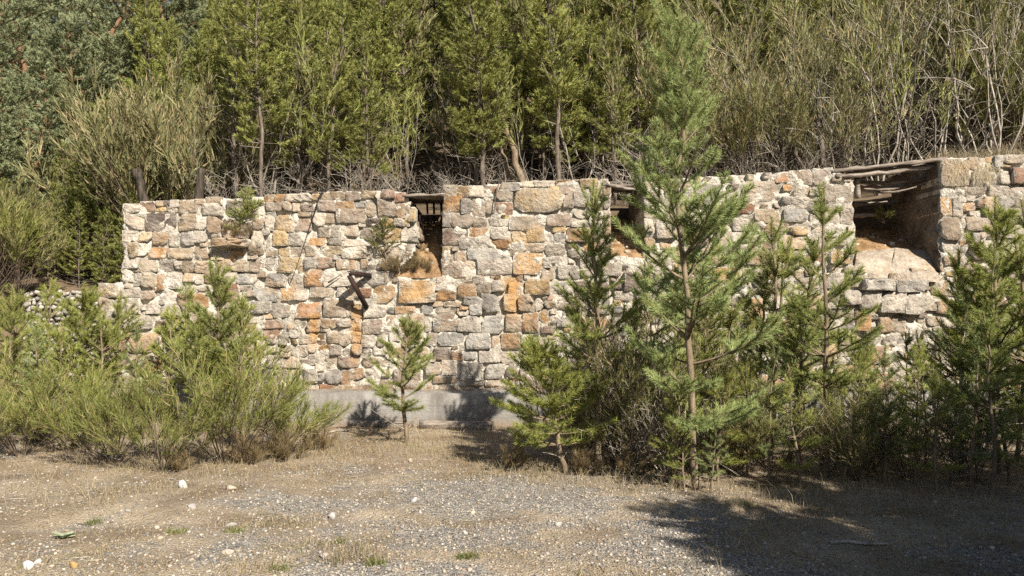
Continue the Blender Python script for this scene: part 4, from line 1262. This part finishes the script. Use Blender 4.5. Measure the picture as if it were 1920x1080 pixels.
FB = [broom_meshes(60 + i, H, W, m, nst=n_, nbr=8, ntw=8, tw=(0.08, 0.21), width=0.0060, woodr=0.008, base=0.12, low=lo)
      for i, (H, W, m, n_, lo) in enumerate(((1.15, 0.95, 'broom_green', 17, 0.44), (0.9, 0.8, 'broom_green', 15, 0.44), (1.75, 0.9, 'broom_olive', 18, 0.22), (0.7, 0.7, 'dry', 14, 0.15), (0.95, 1.1, 'broom_green', 10, 0.45)))]
for (px, py, k, s_, lab) in ((425, 868, 0, 1.15, "big green broom bush with bare crooked stems in front of the greyish green pine"),
                             (305, 882, 1, 0.95, "green broom bush with dark bare stems behind the white rock"),
                             (215, 868, 1, 1.0, "green broom bush at the edge of the dry grass before the light green pine"),
                             (490, 858, 4, 0.85, "upright broom bush just behind the dry brown brush"),
                             (535, 850, 4, 0.85, "sparse spreading broom bush reaching over the concrete footing"),
                             (125, 848, 1, 1.0, "broom bush beside the light green pine"),
                             (40, 858, 1, 1.0, "green broom bush at the outer edge of the left thicket"),
                             (75, 835, 0, 0.95, "broom bush hiding the foot of the gabion wall"),
                             (1150, 872, 2, 1.0, "large olive green broom bush behind the short leaning pine"),
                             (1205, 880, 2, 0.9, "olive broom bush close to the trunk of the tallest slender pine"),
                             (1105, 862, 2, 0.85, "olive broom bush against the wall behind the dense dark green pine"),
                             (1265, 872, 2, 0.7, "olive broom bush behind the trunk of the tallest slender pine"),
                             (1370, 890, 2, 0.55, "shaded broom bush beside the foot of the tallest slender pine"),
                             (1450, 885, 2, 0.65, "shaded broom bush between the tallest slender pine and the open whorled pine"),
                             (1610, 900, 2, 0.55, "shaded broom bush beside the open whorled pine"),
                             (1700, 900, 2, 0.6, "shaded low broom bush under the plank covered chute"),
                             (1830, 905, 2, 0.6, "shaded broom bush at the foot of the bushy yellow green pine")):
    place(FB[k], "broom_bush", lab, "bush", fg(px, py), srn.uniform(0, 6.28), s_)
for (px, py, s_) in ((470, 868, 0.45), (540, 862, 0.5), (600, 848, 0.4), (960, 880, 0.35), (1100, 890, 0.36), (1190, 893, 0.4), (330, 886, 0.3)):
    place(FB[3], "dry_brush", "low clump of dry brown brush at the foot of the broom bushes", "dry brush", fg(px, py), srn.uniform(0, 6.28), s_, "dry brush at the foot of the broom")
for (px, py, s_) in ((1250, 890, 0.8), (1330, 885, 0.9), (1400, 880, 0.8), (1560, 890, 0.8), (1620, 880, 0.9), (1780, 900, 0.9), (1170, 888, 0.6)):
    place(DP[srn.integers(3)], "dead_brush", "pale dead twigs under the pines in front of the wall", "dead brush", fg(px, py), srn.uniform(0, 6.28), s_, "dead twigs under the front pines")

# plants rooted in the wall itself
p = at(452, 446, WY - 0.03)
place(pine_meshes('pine_mid', 'bark_young', seed=31, H=0.72, clear=0.12, width=0.34, sp=0.10, nb=(3, 5), asc=(20, 60), tr=0.012, top=0.16, dead=0, lat_sp=0.08, npm=380, nl=0.045, nw=0.005, fol=0.2),
      "pine_seedling", "pine seedling rooted in the gap above the sandstone ledge", "pine tree", p, 0.4)
p = at(722, 512, WY - 0.05)
place(pine_meshes('broom_green', 'bark_young', seed=32, H=0.80, clear=0.10, width=0.40, sp=0.11, nb=(3, 5), asc=(15, 60), tr=0.012, top=0.16, dead=0, lat_sp=0.08, npm=330, nl=0.04, nw=0.005, fol=0.2, thin=0.1),
      "pine_seedling", "scrawny pine seedling growing out of the wall beside the open dark chute", "pine tree", p, 0.4)
for (px, py, s_) in ((440, 447, 0.28), (465, 447, 0.26), (425, 440, 0.24)):
    place(FB[3], "dry_brush", "tuft of dry grass on the sandstone ledge of the wall", "dry brush", at(px, py, WY - 0.02), srn.uniform(0, 6.28), s_, "dry tufts on the sandstone ledge")
for (px, py, s_, dy) in ((745, 514, 0.36, -0.02), (770, 512, 0.42, 0.05), (798, 516, 0.36, 0.1), (760, 500, 0.32, 0.2), (790, 492, 0.34, 0.4), (730, 512, 0.28, -0.04)):
    place(FB[3], "dry_brush", "brown dry brush spilling out of the open dark chute", "dry brush", at(px, py, WY + dy), srn.uniform(0, 6.28), s_, "dry brush in the open dark chute")
place(FB[1], "broom_bush", "small green broom tuft inside the plank covered chute", "bush", at(1658, 418, WY + 0.75), 0.3, 0.28)

#@@DETAILS
# ------------------------------------------------------------------ timber, iron, cable
def beam(name, p0, p1, w, h, mat, rng, parent=None, org=None, sag=0.0, rough=0.006, n=9):
    p0, p1 = np.array(p0, float), np.array(p1, float)
    d = nrm(p1 - p0)
    ref = np.array([0, 0, 1.0]) if abs(d[2]) < 0.8 else np.array([0, 1.0, 0])
    s = nrm(np.cross(d, ref)); u = np.cross(s, d)
    V = []
    for i in range(n):
        t = i / (n - 1)
        c = p0 + (p1 - p0) * t - np.array([0, 0, sag * 4 * t * (1 - t)])
        tw = rng.normal(0, 0.05)
        for a, b in ((-1, -1), (1, -1), (1, 1), (-1, 1)):
            V.append(c + s * a * w / 2 + u * (b * h / 2 + a * tw * w * 0.3) + rng.normal(0, rough, 3))
    V = np.array(V)
    F = [[i * 4 + j, i * 4 + (j + 1) % 4, i * 4 + 4 + (j + 1) % 4, i * 4 + 4 + j] for i in range(n - 1) for j in range(4)] + [[3, 2, 1, 0], [n * 4 - 4, n * 4 - 3, n * 4 - 2, n * 4 - 1]]
    o = p0 if org is None else np.array(org)
    # local x axis along the grain so the wood texture follows the board
    me = make_mesh(name, V - (p0 if parent is None else o), np.array(F), M[mat])
    return link(name, me, parent, None if parent is not None else p0)


wr = np.random.default_rng(8)
# roof of the right chute
org = at(1680, 305, WY + 0.2)
roof = thing("plank_roof", "sagging roof of splintered grey planks over the wide chute", "roof", org)
for (a, b, Ya, Yb, w_, h_, sg) in (((1556, 322), (1772, 299), 0.02, 0.05, 0.16, 0.05, 0.0), ((1590, 322), (1768, 304), 0.22, 0.25, 0.15, 0.04, 0.02), ((1565, 331), (1755, 312), -0.03, 0.12, 0.10, 0.05, 0.02),
                                 ((1598, 340), (1765, 330), 0.45, 0.4, 0.16, 0.035, 0.06), ((1602, 345), (1760, 330), 0.62, 0.6, 0.12, 0.03, 0.10), ((1603, 350), (1762, 325), 0.3, 0.32, 0.05, 0.025, 0.17),
                                 ((1604, 348), (1760, 322), 0.36, 0.42, 0.05, 0.02, 0.20), ((1600, 355), (1755, 338), 0.85, 0.85, 0.14, 0.03, 0.06), ((1600, 352), (1765, 336), 1.1, 1.1, 0.2, 0.03, 0.03),
                                 ((1596, 327), (1770, 312), 0.75, 0.75, 0.22, 0.04, 0.0), ((1596, 327), (1772, 313), 1.0, 1.0, 0.22, 0.04, 0.0), ((1596, 328), (1772, 314), 1.28, 1.28, 0.26, 0.04, 0.0), ((1603, 385), (1690, 378), 0.95, 1.0, 0.12, 0.05, 0.0),
                                 ((1603, 405), (1680, 400), 0.8, 0.85, 0.12, 0.05, 0.0)):
    beam("plank", at(a[0], a[1], WY + Ya), at(b[0], b[1], WY + Yb), w_, h_, 'oldwood', wr, roof, org, sg, 0.007, 11)
beam("post", at(1608, 372, WY + 0.1), at(1607, 333, WY + 0.1), 0.06, 0.07, 'oldwood', wr, roof, org, 0, 0.004, 6)
# roof of the left chute
org = at(800, 366, WY + 0.2)
roof2 = thing("plank_roof", "dark plank roof over the narrow open chute with brown brush", "roof", org)
for (a, b, Ya, w_, h_) in (((756, 367), (836, 366), 0.02, 0.14, 0.035), ((756, 371), (836, 369), 0.18, 0.15, 0.03), ((756, 373), (838, 372), 0.36, 0.17, 0.03), ((756, 375), (838, 373), 0.56, 0.18, 0.03),
                          ((756, 376), (838, 375), 0.77, 0.19, 0.03), ((756, 378), (838, 377), 0.98, 0.2, 0.03), ((756, 379), (838, 378), 1.2, 0.2, 0.03)):
    beam("plank", at(a[0], a[1], WY + Ya), at(b[0], b[1], WY + Ya), w_, h_, 'oldwood', wr, roof2, org, 0, 0.005)
for px in (803, 815, 829):
    beam("slat", at(px, 440, WY + 1.3), at(px - 2, 378, WY + 1.3), 0.035, 0.02, 'darkpost', wr, roof2, org, 0, 0.003, 5)
# roof of the middle chute
org = at(1195, 348, WY + 0.2)
roof3 = thing("plank_roof", "broken plank roof over the chute half hidden by the tallest slender pine", "roof", org)
for (a, b, Ya, w_, h_) in (((1138, 347), (1190, 356), 0.0, 0.12, 0.03), ((1138, 348), (1213, 350), 0.2, 0.16, 0.03), ((1138, 350), (1213, 352), 0.42, 0.2, 0.03), ((1138, 352), (1213, 354), 0.68, 0.22, 0.03),
                          ((1138, 354), (1213, 356), 0.95, 0.24, 0.03), ((1138, 356), (1213, 357), 1.25, 0.24, 0.03)):
    beam("plank", at(a[0], a[1], WY + Ya), at(b[0], b[1], WY + Ya), w_, h_, 'oldwood', wr, roof3, org, 0.01, 0.006)

# two dark posts on the wall top
for (b_, t_, lab) in (((272, 392), (257, 318), "dark timber post leaning towards the end of the wall"), ((371, 388), (378, 317), "dark upright timber post standing further along the wall top in the shade")):
    a = at(b_[0], b_[1], WY + 0.75); c = at(t_[0], t_[1], WY + 0.75)
    n = 9; t = np.linspace(0, 1, n)[:, None]
    pts = (c - a) * t + wr.normal(0, 0.006, (n, 3))
    v, f = tube(pts, 0.072 * (1 - 0.12 * t[:, 0]) + wr.normal(0, 0.004, n), 10)
    v[-1] += [0.03, 0, -0.05]
    tag(link("timber_post", make_mesh("timber_post", v, f, M['darkpost'], None, True), None, a), lab, "post", "dark timber posts on the wall top")

# rusty bracket: arm and brace of angle iron
pB, pC = at(694, 513, WY - 0.02), at(690, 574, WY - 0.07)
pA = at(656, 508, 10.95)
org = pB
br = thing("iron_bracket", "rusty angle iron bracket sticking out of the wall above a rust streak", "bracket", org)


def angle_iron(p0, p1, w, name, roll=0.0):
    p0, p1 = np.array(p0), np.array(p1); d = nrm(p1 - p0)
    s = nrm(np.cross(d, [0, 0, 1.0])); u = np.cross(s, d)
    s, u = s * math.cos(roll) + u * math.sin(roll), -s * math.sin(roll) + u * math.cos(roll)
    th = 0.011
    prof = [(0, 0), (w, 0), (w, -th), (th, -th), (th, -w), (0, -w)]
    V = np.array([p + s * (a - w / 2) + u * b for p in (p0, p1) for a, b in prof])
    F = [[j, (j + 1) % 6, 6 + (j + 1) % 6, 6 + j] for j in range(6)]
    F += [[0, 3, 2, 1], [0, 5, 4, 3], [6, 7, 8, 9], [6, 9, 10, 11]]
    return link(name, make_mesh(name, V - org, np.array(F), M['rust']), br)


angle_iron(pB, pA + nrm(pA - pB) * 0.03, 0.062, "arm")
angle_iron(pC, pA - np.array([0, 0, 0.03]), 0.07, "brace", 0.5)

# cable hanging down the wall face
cp = [at(640, 350, WY + 0.5), at(618, 354, WY + 0.1), at(605, 358, WY - 0.10), at(597, 372, WY - 0.11), at(592, 392, WY - 0.10), at(584, 415, WY - 0.10), at(577, 437, WY - 0.10), at(568, 465, WY - 0.10), at(559, 492, WY - 0.10), at(550, 516, WY - 0.10), at(543, 532, WY - 0.09)]
cp = np.array(cp)
v, f = tube(cp - cp[2], np.array([0.012, 0.013, 0.016, 0.018, 0.018, 0.015, 0.011, 0.009, 0.007, 0.006, 0.004]) * 0.6, 6)
tag(link("hanging_cable", make_mesh("hanging_cable", v, f, M['cable'], None, True), None, cp[2]), "black frayed cable hanging from the wall top down the wall face", "cable")
# dead stems hanging over the wall
for q, (pts, lab) in enumerate((([(935, 345), (931, 358), (928, 380), (926, 398)], "dark dry stem hanging over the wall top between two chutes"),
                                ([(615, 530), (628, 522), (640, 514)], "thin dead twig caught on the wall face beside the rusty bracket"))):
    c = np.array([at(x, y, WY - 0.09) for x, y in pts])
    v, f = tube(c - c[0], np.linspace(0.012, 0.005, len(c)), 5)
    tag(link("dry_twig", make_mesh("dry_twig", v, f, M['twig'], None, True), None, c[0]), lab, "twig")

# old beam lying along the footing, sticks
p0, p1 = on_ground(788, 812), on_ground(925, 816)
p0[2] = float(gz(p0[0], p0[1])) + 0.045; p1[2] = float(gz(p1[0], p1[1])) + 0.045
tag(beam("old_beam", p0, p1, 0.13, 0.13, 'oldwood', wr, None, None, 0, 0.006), "weathered grey beam lying on the ground along the concrete footing", "beam")
p0, p1 = on_ground(655, 806), on_ground(770, 812)
p0[2] = float(gz(p0[0], p0[1])) + 0.03; p1[2] = float(gz(p1[0], p1[1])) + 0.03
tag(beam("old_beam", p0, p1, 0.12, 0.10, 'oldwood', wr, None, None, 0, 0.008), "broken beam half buried beneath the small lone pine", "beam")


def stick(pts, r, lab, mat='deadtwig', name="fallen_stick"):
    c = np.array([on_ground(x, y) + [0, 0, h] for x, y, h in pts])
    c[:, 2] += gz(c[:, 0], c[:, 1])
    v, f = tube(c - c[0], np.linspace(r, r * 0.55, len(c)), 6)
    return tag(link(name, make_mesh(name, v, f, M[mat], None, True), None, c[0]), lab, "stick")


stick([(1556, 1020, 0.012), (1590, 1019, 0.015), (1630, 1022, 0.013), (1667, 1022, 0.01)], 0.016, "grey stick lying on the shaded ground")
stick([(310, 826, 0.02), (318, 805, 0.12), (326, 792, 0.22), (338, 782, 0.30)], 0.014, "bleached dead branch propped among the broom bushes")
stick([(388, 870, 0.02), (410, 863, 0.05), (435, 855, 0.08)], 0.012, "pale stick lying under the big green broom bush")
stick([(185, 855, 0.01), (215, 866, 0.03), (240, 868, 0.02)], 0.012, "curved pale branch lying by the broom at the dry grass")
stick([(515, 968, 0.006), (530, 966, 0.008), (545, 963, 0.006)], 0.006, "thin pale twig lying on the gravel")
stick([(610, 824, 0.02), (630, 820, 0.02), (655, 818, 0.01)], 0.014, "short pale stick by the end of the broken beam")


# ------------------------------------------------------------------ loose rocks on the ground
def rock(px, py, wpx, hpx, col, lab, group=None, seed=0):
    rng = np.random.default_rng(900 + seed)
    p = on_ground(px, py + hpx * 0.4)
    s = wpx / FPX * p[1] / 2
    v, f = ico()
    # one subdivision
    E = {}
    V = [q for q in v]; F = []
    def mid(a, b):
        k_ = (min(a, b), max(a, b))
        if k_ not in E:
            V.append(nrm((V[a] + V[b])[None])[0]); E[k_] = len(V) - 1
        return E[k_]
    for a, b, c in f:
        x, y, z = mid(a, b), mid(b, c), mid(c, a)
        F += [[a, x, z], [b, y, x], [c, z, y], [x, y, z]]
    V = np.array(V)
    # chop with a few random planes for flat facets
    for k_ in range(11):
        n_ = nrm(rng.normal(size=(1, 3)))[0]; d_ = rng.uniform(0.45, 0.75)
        o_ = V @ n_ - d_
        V = V - np.where(o_ > 0, o_, 0)[:, None] * n_
    V = V * (1 + rng.uniform(-0.05, 0.05, (len(V), 1)))
    hh = hpx / FPX * p[1] / 2 * 1.15
    V = V * np.array([s, s * 0.75, hh])
    z0 = float(gz(p[0], p[1]))
    C = np.concatenate([np.tile(np.array(col), (len(V), 1)), np.ones((len(V), 1))], 1)
    o = link("rock", make_mesh("rock", V, np.array(F), M['pebble'], C), None, (p[0], p[1], z0 + hh * 0.42))
    tag(o, lab, "rock", group)


WHT = (0.47, 0.45, 0.42); CRM = (0.38, 0.32, 0.245); OCH = (0.34, 0.225, 0.10); GRY = (0.30, 0.28, 0.255); PNK = (0.36, 0.305, 0.26)
rock(343, 909, 26, 19, WHT, "round white rock lying at the edge of the broom", seed=1)
rock(432, 917, 24, 15, CRM, "cream coloured rock on the edge of the gravel near the round white rock", seed=2)
rock(361, 947, 25, 13, GRY, "greyish tan rock on the gravel below the round white rock", seed=3)
rock(52, 1058, 24, 20, (0.55, 0.53, 0.51), "pointed bright white rock beside the ochre stone", seed=4)
rock(70, 1052, 18, 13, (0.53, 0.51, 0.49), "small bright white rock touching the pointed white rock", seed=5)
rock(139, 1053, 23, 17, OCH, "ochre stone lying alone on the dry gravel", seed=6)
rock(622, 961, 19, 16, (0.42, 0.4, 0.38), "pale angular rock in the middle of the gravel", seed=7)
rock(557, 966, 13, 11, GRY, "grey rock close to the pale angular rock on the gravel", seed=8)
rock(777, 937, 16, 13, (0.42, 0.4, 0.375), "pale grey rock on the gravel below the small lone pine", seed=9)
rock(429, 1031, 29, 10, PNK, "flat pinkish slab of stone lying on the gravel", seed=10)
rock(433, 972, 26, 10, GRY, "flat grey stone embedded in the gravel", seed=11)
rock(872, 996, 12, 9, WHT, "small white stone on the bare gravel", seed=12)
rock(1046, 976, 17, 12, (0.38, 0.36, 0.33), "pale stone on the dry ground in front of the short leaning pine", seed=13)
rock(300, 1003, 16, 10, CRM, "tan stone beside a green grass tuft on the gravel", seed=14)
rock(769, 864, 13, 10, CRM, "pale stone under the small lone pine", seed=15)
rock(608, 1043, 24, 9, PNK, "flat pale stone in the dry grass of the gravel", seed=16)
rock(318, 1058, 13, 7, PNK, "small flat stone near the ochre stone", seed=17)
LP_ = "small pale stone lying loose on the gravel"
for q, (px, py, s_) in list(enumerate(((139, 908, 9), (315, 956, 10), (240, 954, 12), (437, 958, 8), (467, 957, 10), (595, 933, 8), (604, 931, 7), (671, 903, 7), (760, 917, 9), (622, 915, 8), (775, 1062, 10), (812, 1060, 14), (880, 1066, 14),
                                  (960, 918, 9), (1120, 990, 10), (905, 1003, 12), (1490, 1035, 14), (1655, 950, 12), (1600, 905, 10), (700, 985, 8), (830, 950, 8), (990, 1010, 9), (1095, 1040, 9), (560, 1000, 9), (660, 1065, 11))))[::2]:
    rock(px, py, s_, s_ * 0.7, [CRM, GRY, PNK, GRY][(q // 2) % 4], LP_, "small pale stones on the gravel", 30 + q)

# ------------------------------------------------------------------ pebbles, grass and litter
krng = np.random.default_rng(404)


def scatter(n, dens, y0=4.3, y1=10.9):
    """random ground points inside the view, kept with probability dens(x, y)"""
    y = y0 + (y1 - y0) * krng.uniform(0, 1, n) ** 1.25
    x = krng.uniform(-0.72, 0.72, n) * y
    k = krng.uniform(0, 1, n) < dens(x, y)
    return x[k], y[k]


x, y = scatter(76000, lambda x, y: np.clip(gravel_mask(x, y) * 0.95 + 0.16, 0, 1) * np.where(y > 9, 0.2, 1))
s = 0.0045 + 0.010 * krng.uniform(0, 1, len(x)) ** 2.5
s *= np.where(krng.uniform(0, 1, len(x)) < 0.02, 1.7, 1.0)
V, F = pebbles(np.stack([x, y, gz(x, y) + s * 0.25], 1), s, krng, 0.65)
base = np.array([[0.20, 0.185, 0.17], [0.30, 0.27, 0.235], [0.40, 0.35, 0.29], [0.46, 0.41, 0.34], [0.26, 0.19, 0.14], [0.15, 0.145, 0.145], [0.36, 0.30, 0.23], [0.52, 0.49, 0.44]])
C = base[krng.choice(8, len(x), p=[0.22, 0.22, 0.15, 0.05, 0.09, 0.15, 0.115, 0.005])] * krng.uniform(0.8, 1.2, (len(x), 1))
C = np.concatenate([np.repeat(C, 12, 0), np.ones((len(V), 1))], 1)
tag(link("gravel", make_mesh("gravel", V, F, M['pebble'], C)), "grey and tan gravel scattered over the dry ground", "gravel", kind="stuff")


def blades(x, y, h, lean, width, name, mat, z=None):
    n = len(x)
    b = np.stack([x, y, (gz(x, y) if z is None else z) - 0.004], 1)
    a = krng.uniform(0, 6.283, n); l = krng.uniform(0, 1, n) * lean
    d = np.stack([np.cos(a) * np.sin(l), np.sin(a) * np.sin(l), np.cos(l)], 1)
    d2 = nrm(d + np.stack([np.cos(a), np.sin(a), -0.3 * np.ones(n)], 1) * 0.45)
    sd = perp(d, krng) * width * 0.5
    m = b + d * h[:, None] * 0.55; t = m + d2 * h[:, None] * 0.5
    V = np.stack([b - sd, b + sd, m + sd * 0.8, m - sd * 0.8, t], 1).reshape(-1, 3)
    b5 = np.arange(n)[:, None] * 5
    return link(name, make_mesh(name, V, [b5 + np.array([[0, 1, 2, 3]]), b5 + np.array([[3, 2, 4]])], M[mat]))


gdens = lambda x, y: np.clip(1.05 - 1.0 * gravel_mask(x, y), 0.06, 1) * np.clip(fbm(x * 2.2, y * 2.2, 71, 3) * 2.4 - 0.65, 0.05, 1)
x, y = scatter(170000, gdens)
h = 0.012 + 0.035 * krng.uniform(0, 1, len(x)) ** 2 + 0.06 * (fbm(x * 1.3, y * 1.3, 73, 2) > 0.62) * krng.uniform(0, 1, len(x)) + 0.05 * sstep(7.3, 8.5, y) * krng.uniform(0, 1, len(x)) ** 2
tag(blades(x, y, h, 1.5, 0.0042, "dry_grass", 'grass'), "short dry straw grass over the ground", "grass", kind="stuff")
# taller stalks around the bushes
tx, ty = [], []
for (px, py, n, r) in ((130, 905, 120, 0.9), (230, 925, 140, 0.6), (170, 940, 90, 0.5), (400, 893, 120, 0.5), (520, 878, 150, 0.6), (610, 860, 120, 0.5), (790, 850, 120, 0.45), (860, 830, 80, 0.5), (960, 895, 120, 0.5), (1080, 900, 160, 0.6),
                       (1200, 915, 160, 0.5), (1350, 930, 140, 0.6), (1500, 930, 160, 0.7), (1650, 930, 140, 0.7), (1800, 950, 140, 0.7), (60, 880, 100, 0.6), (700, 1050, 60, 0.25), (1290, 1060, 40, 0.3), (640, 1060, 70, 0.2), (1420, 1050, 40, 0.3)):
    q = on_ground(px, py)
    tx.append(krng.normal(q[0], r * 0.5, n)); ty.append(krng.normal(q[1], r * 0.35, n))
x = np.concatenate(tx); y = np.concatenate(ty)
tag(blades(x, y, krng.uniform(0.06, 0.20, len(x)), 0.6, 0.004, "tall_dry_grass", 'grass'), "taller straw coloured grass stalks around the bushes", "grass", kind="stuff")
# fallen needles lying under the pines and on the wall ledge
x, y = scatter(60000, lambda x, y: np.clip(sstep(7.2, 8.6, y) + 0.7 * sstep(0.8, 2.2, x), 0.05, 1) * 0.9)
tag(blades(x, y, krng.uniform(0.02, 0.06, len(x)), 1.0, 0.0035, "needle_litter", 'litter'), "rusty brown fallen needles and litter under the trees", "litter", kind="stuff")
n = 5200
x = krng.uniform(Xl, Xr, n); yy = krng.uniform(10.99, 11.42, n)
tag(blades(x, yy, krng.uniform(0.02, 0.07, n), 1.35, 0.004, "ledge_litter", 'litter', cz + 0.02 + (yy - 10.95) * 0.1), "brown needle litter lying on the ledge of the concrete footing", "litter", kind="stuff")
# fallen twigs
x, y = scatter(2600, lambda x, y: np.clip(0.25 + sstep(7.0, 8.4, y), 0, 1))
a_ = krng.uniform(0, 6.283, len(x)); l_ = krng.uniform(0.04, 0.16, len(x))
P0 = np.stack([x, y, gz(x, y) + 0.006], 1); P1 = P0 + np.stack([np.cos(a_) * l_, np.sin(a_) * l_, krng.uniform(-0.004, 0.02, len(x))], 1)
tv, tf = prisms(P0, P1, 0.0035, 0.002, krng, 3)
tag(link("twig_litter", make_mesh("twig_litter", tv, tf, M['deadtwig'])), "small dead twigs scattered over the ground", "litter", kind="stuff")
# green tufts
for (px, py, n, r) in ((878, 1046, 260, 0.04), (333, 995, 160, 0.04), (705, 1062, 200, 0.04), (525, 1070, 120, 0.035), (640, 1020, 120, 0.035), (1400, 945, 90, 0.04), (175, 975, 120, 0.035), (440, 995, 110, 0.035)):
    q = on_ground(px, py)
    xx = q[0] + np.clip(krng.normal(0, r, n), -1.8 * r, 1.8 * r); yy = q[1] + np.clip(krng.normal(0, r * 0.8, n), -1.5 * r, 1.5 * r)
    o = blades(xx - q[0], yy - q[1], krng.uniform(0.02, 0.065, n), 1.0, 0.004, "grass_tuft", 'grass_green', gz(xx, yy))
    o.location = (q[0], q[1], 0)
    tag(o, "small green tuft of grass on the gravel", "grass tuft", "green grass tufts on the gravel")
# grass on the wall top to the right of the wide chute
n = 1500
x = krng.uniform(*[float(wxz(p_, 295)[0]) for p_ in (1765, 2000)], n); yy = krng.uniform(WY + 0.02, WY + 0.5, n)
zt = np.interp(x, [float(wxz(1762, 299)[0]), float(wxz(1920, 291)[0]), float(wxz(2350, 280)[0])], [float(wxz(1762, 299)[1]), float(wxz(1920, 291)[1]), float(wxz(2350, 280)[1])]) - 0.03
tag(blades(x, yy, krng.uniform(0.08, 0.32, n), 0.7, 0.005, "wall_top_grass", 'grass', zt), "dry grass growing along the wall top right of the wide chute", "grass", kind="stuff")
# grass hanging down over two stones by the wide chute
n = 260
px = np.where(krng.uniform(0, 1, n) < 0.5, krng.normal(1790, 12, n), krng.normal(1842, 10, n))
X0, Z0 = wxz(px, krng.uniform(300, 335, n))
d = np.stack([krng.normal(0, 0.12, n), -0.05 * np.ones(n), -krng.uniform(0.1, 0.32, n)], 1)
b = np.stack([X0, np.full(n, WY - 0.085), Z0], 1)
sd = np.array([[0.002, 0, 0]])
V = np.stack([b - sd, b + sd, b + d], 1).reshape(-1, 3)
tag(link("hanging_grass", make_mesh("hanging_grass", V, np.arange(3 * n).reshape(-1, 3), M['grass'])), "dry grass hanging over the stones right of the wide chute", "grass", kind="stuff")

# mullein rosette
q = on_ground(122, 1006)
ros = thing("mullein_rosette", "pale woolly mullein rosette with a yellowing leaf on the gravel", "plant", (q[0], q[1], float(gz(q[0], q[1]))))
for i in range(8):
    a = i * 0.82 + krng.uniform(-0.2, 0.2); L = krng.uniform(0.07, 0.125); e = krng.uniform(0.15, 0.9)
    t = np.linspace(0, 1, 6); wd_ = 0.028 * np.sin(np.pi * np.clip(t * 0.92 + 0.06, 0, 1)) ** 0.8
    r = L * t * math.cos(e); z = L * t * math.sin(e) * (1 - 0.5 * t) + 0.005
    u = np.array([math.cos(a), math.sin(a), 0]); s_ = np.array([-math.sin(a), math.cos(a), 0])
    c = u * r[:, None] + np.array([0, 0, 1.0]) * z[:, None]
    V = np.concatenate([c - s_ * wd_[:, None], c - [0, 0, 0.004], c + s_ * wd_[:, None]])
    F = [[j, j + 1, 7 + j, 6 + j] for j in range(5)] + [[6 + j, 7 + j, 13 + j, 12 + j] for j in range(5)]
    link("leaf", make_mesh("leaf", V, np.array(F), M['mullein'], None, True), ros)

# ------------------------------------------------------------------ pines outside the view that shade the right foreground
LO = "low branched pine in the row beside the gravel that shades the right foreground"
SHP = [pine_meshes('pine_far', 'bark_grey', seed=170 + i, H=4.6, clear=0.8, width=1.3, sp=0.24, nb=(5, 7), asc=(5, 50), lat=0.62, fol=0.45, npm=210, nl=0.085, nw=0.012, tr=0.05, shape=0.5, top=0.5, dead=0.3, lat_sp=0.15, minr=0.004) for i in range(2)]
for q, (xx, yy, H_) in enumerate(((4.1, 2.5, 4.0), (5.0, 3.1, 4.4), (6.1, 3.0, 4.9), (7.2, 3.3, 5.2), (8.4, 3.6, 5.6), (9.7, 3.9, 5.8), (3.95, 1.9, 4.3), (4.3, 0.6, 4.7), (4.6, 1.4, 4.3), (5.8, 1.8, 4.8), (6.9, 1.9, 5.3), (8.2, 2.1, 5.6), (9.5, 2.4, 5.8), (10.8, 4.6, 6.0), (5.3, 0.2, 4.8), (4.6, -0.5, 4.9), (5.6, -1.2, 5.2), (6.6, 0.4, 5.2))):
    place(SHP[q % 2], "young_pine", LO, "pine tree", (xx, yy, float(gz(xx, yy)) - 0.03), q * 1.3, H_ / 4.6, "pines beside the viewpoint")
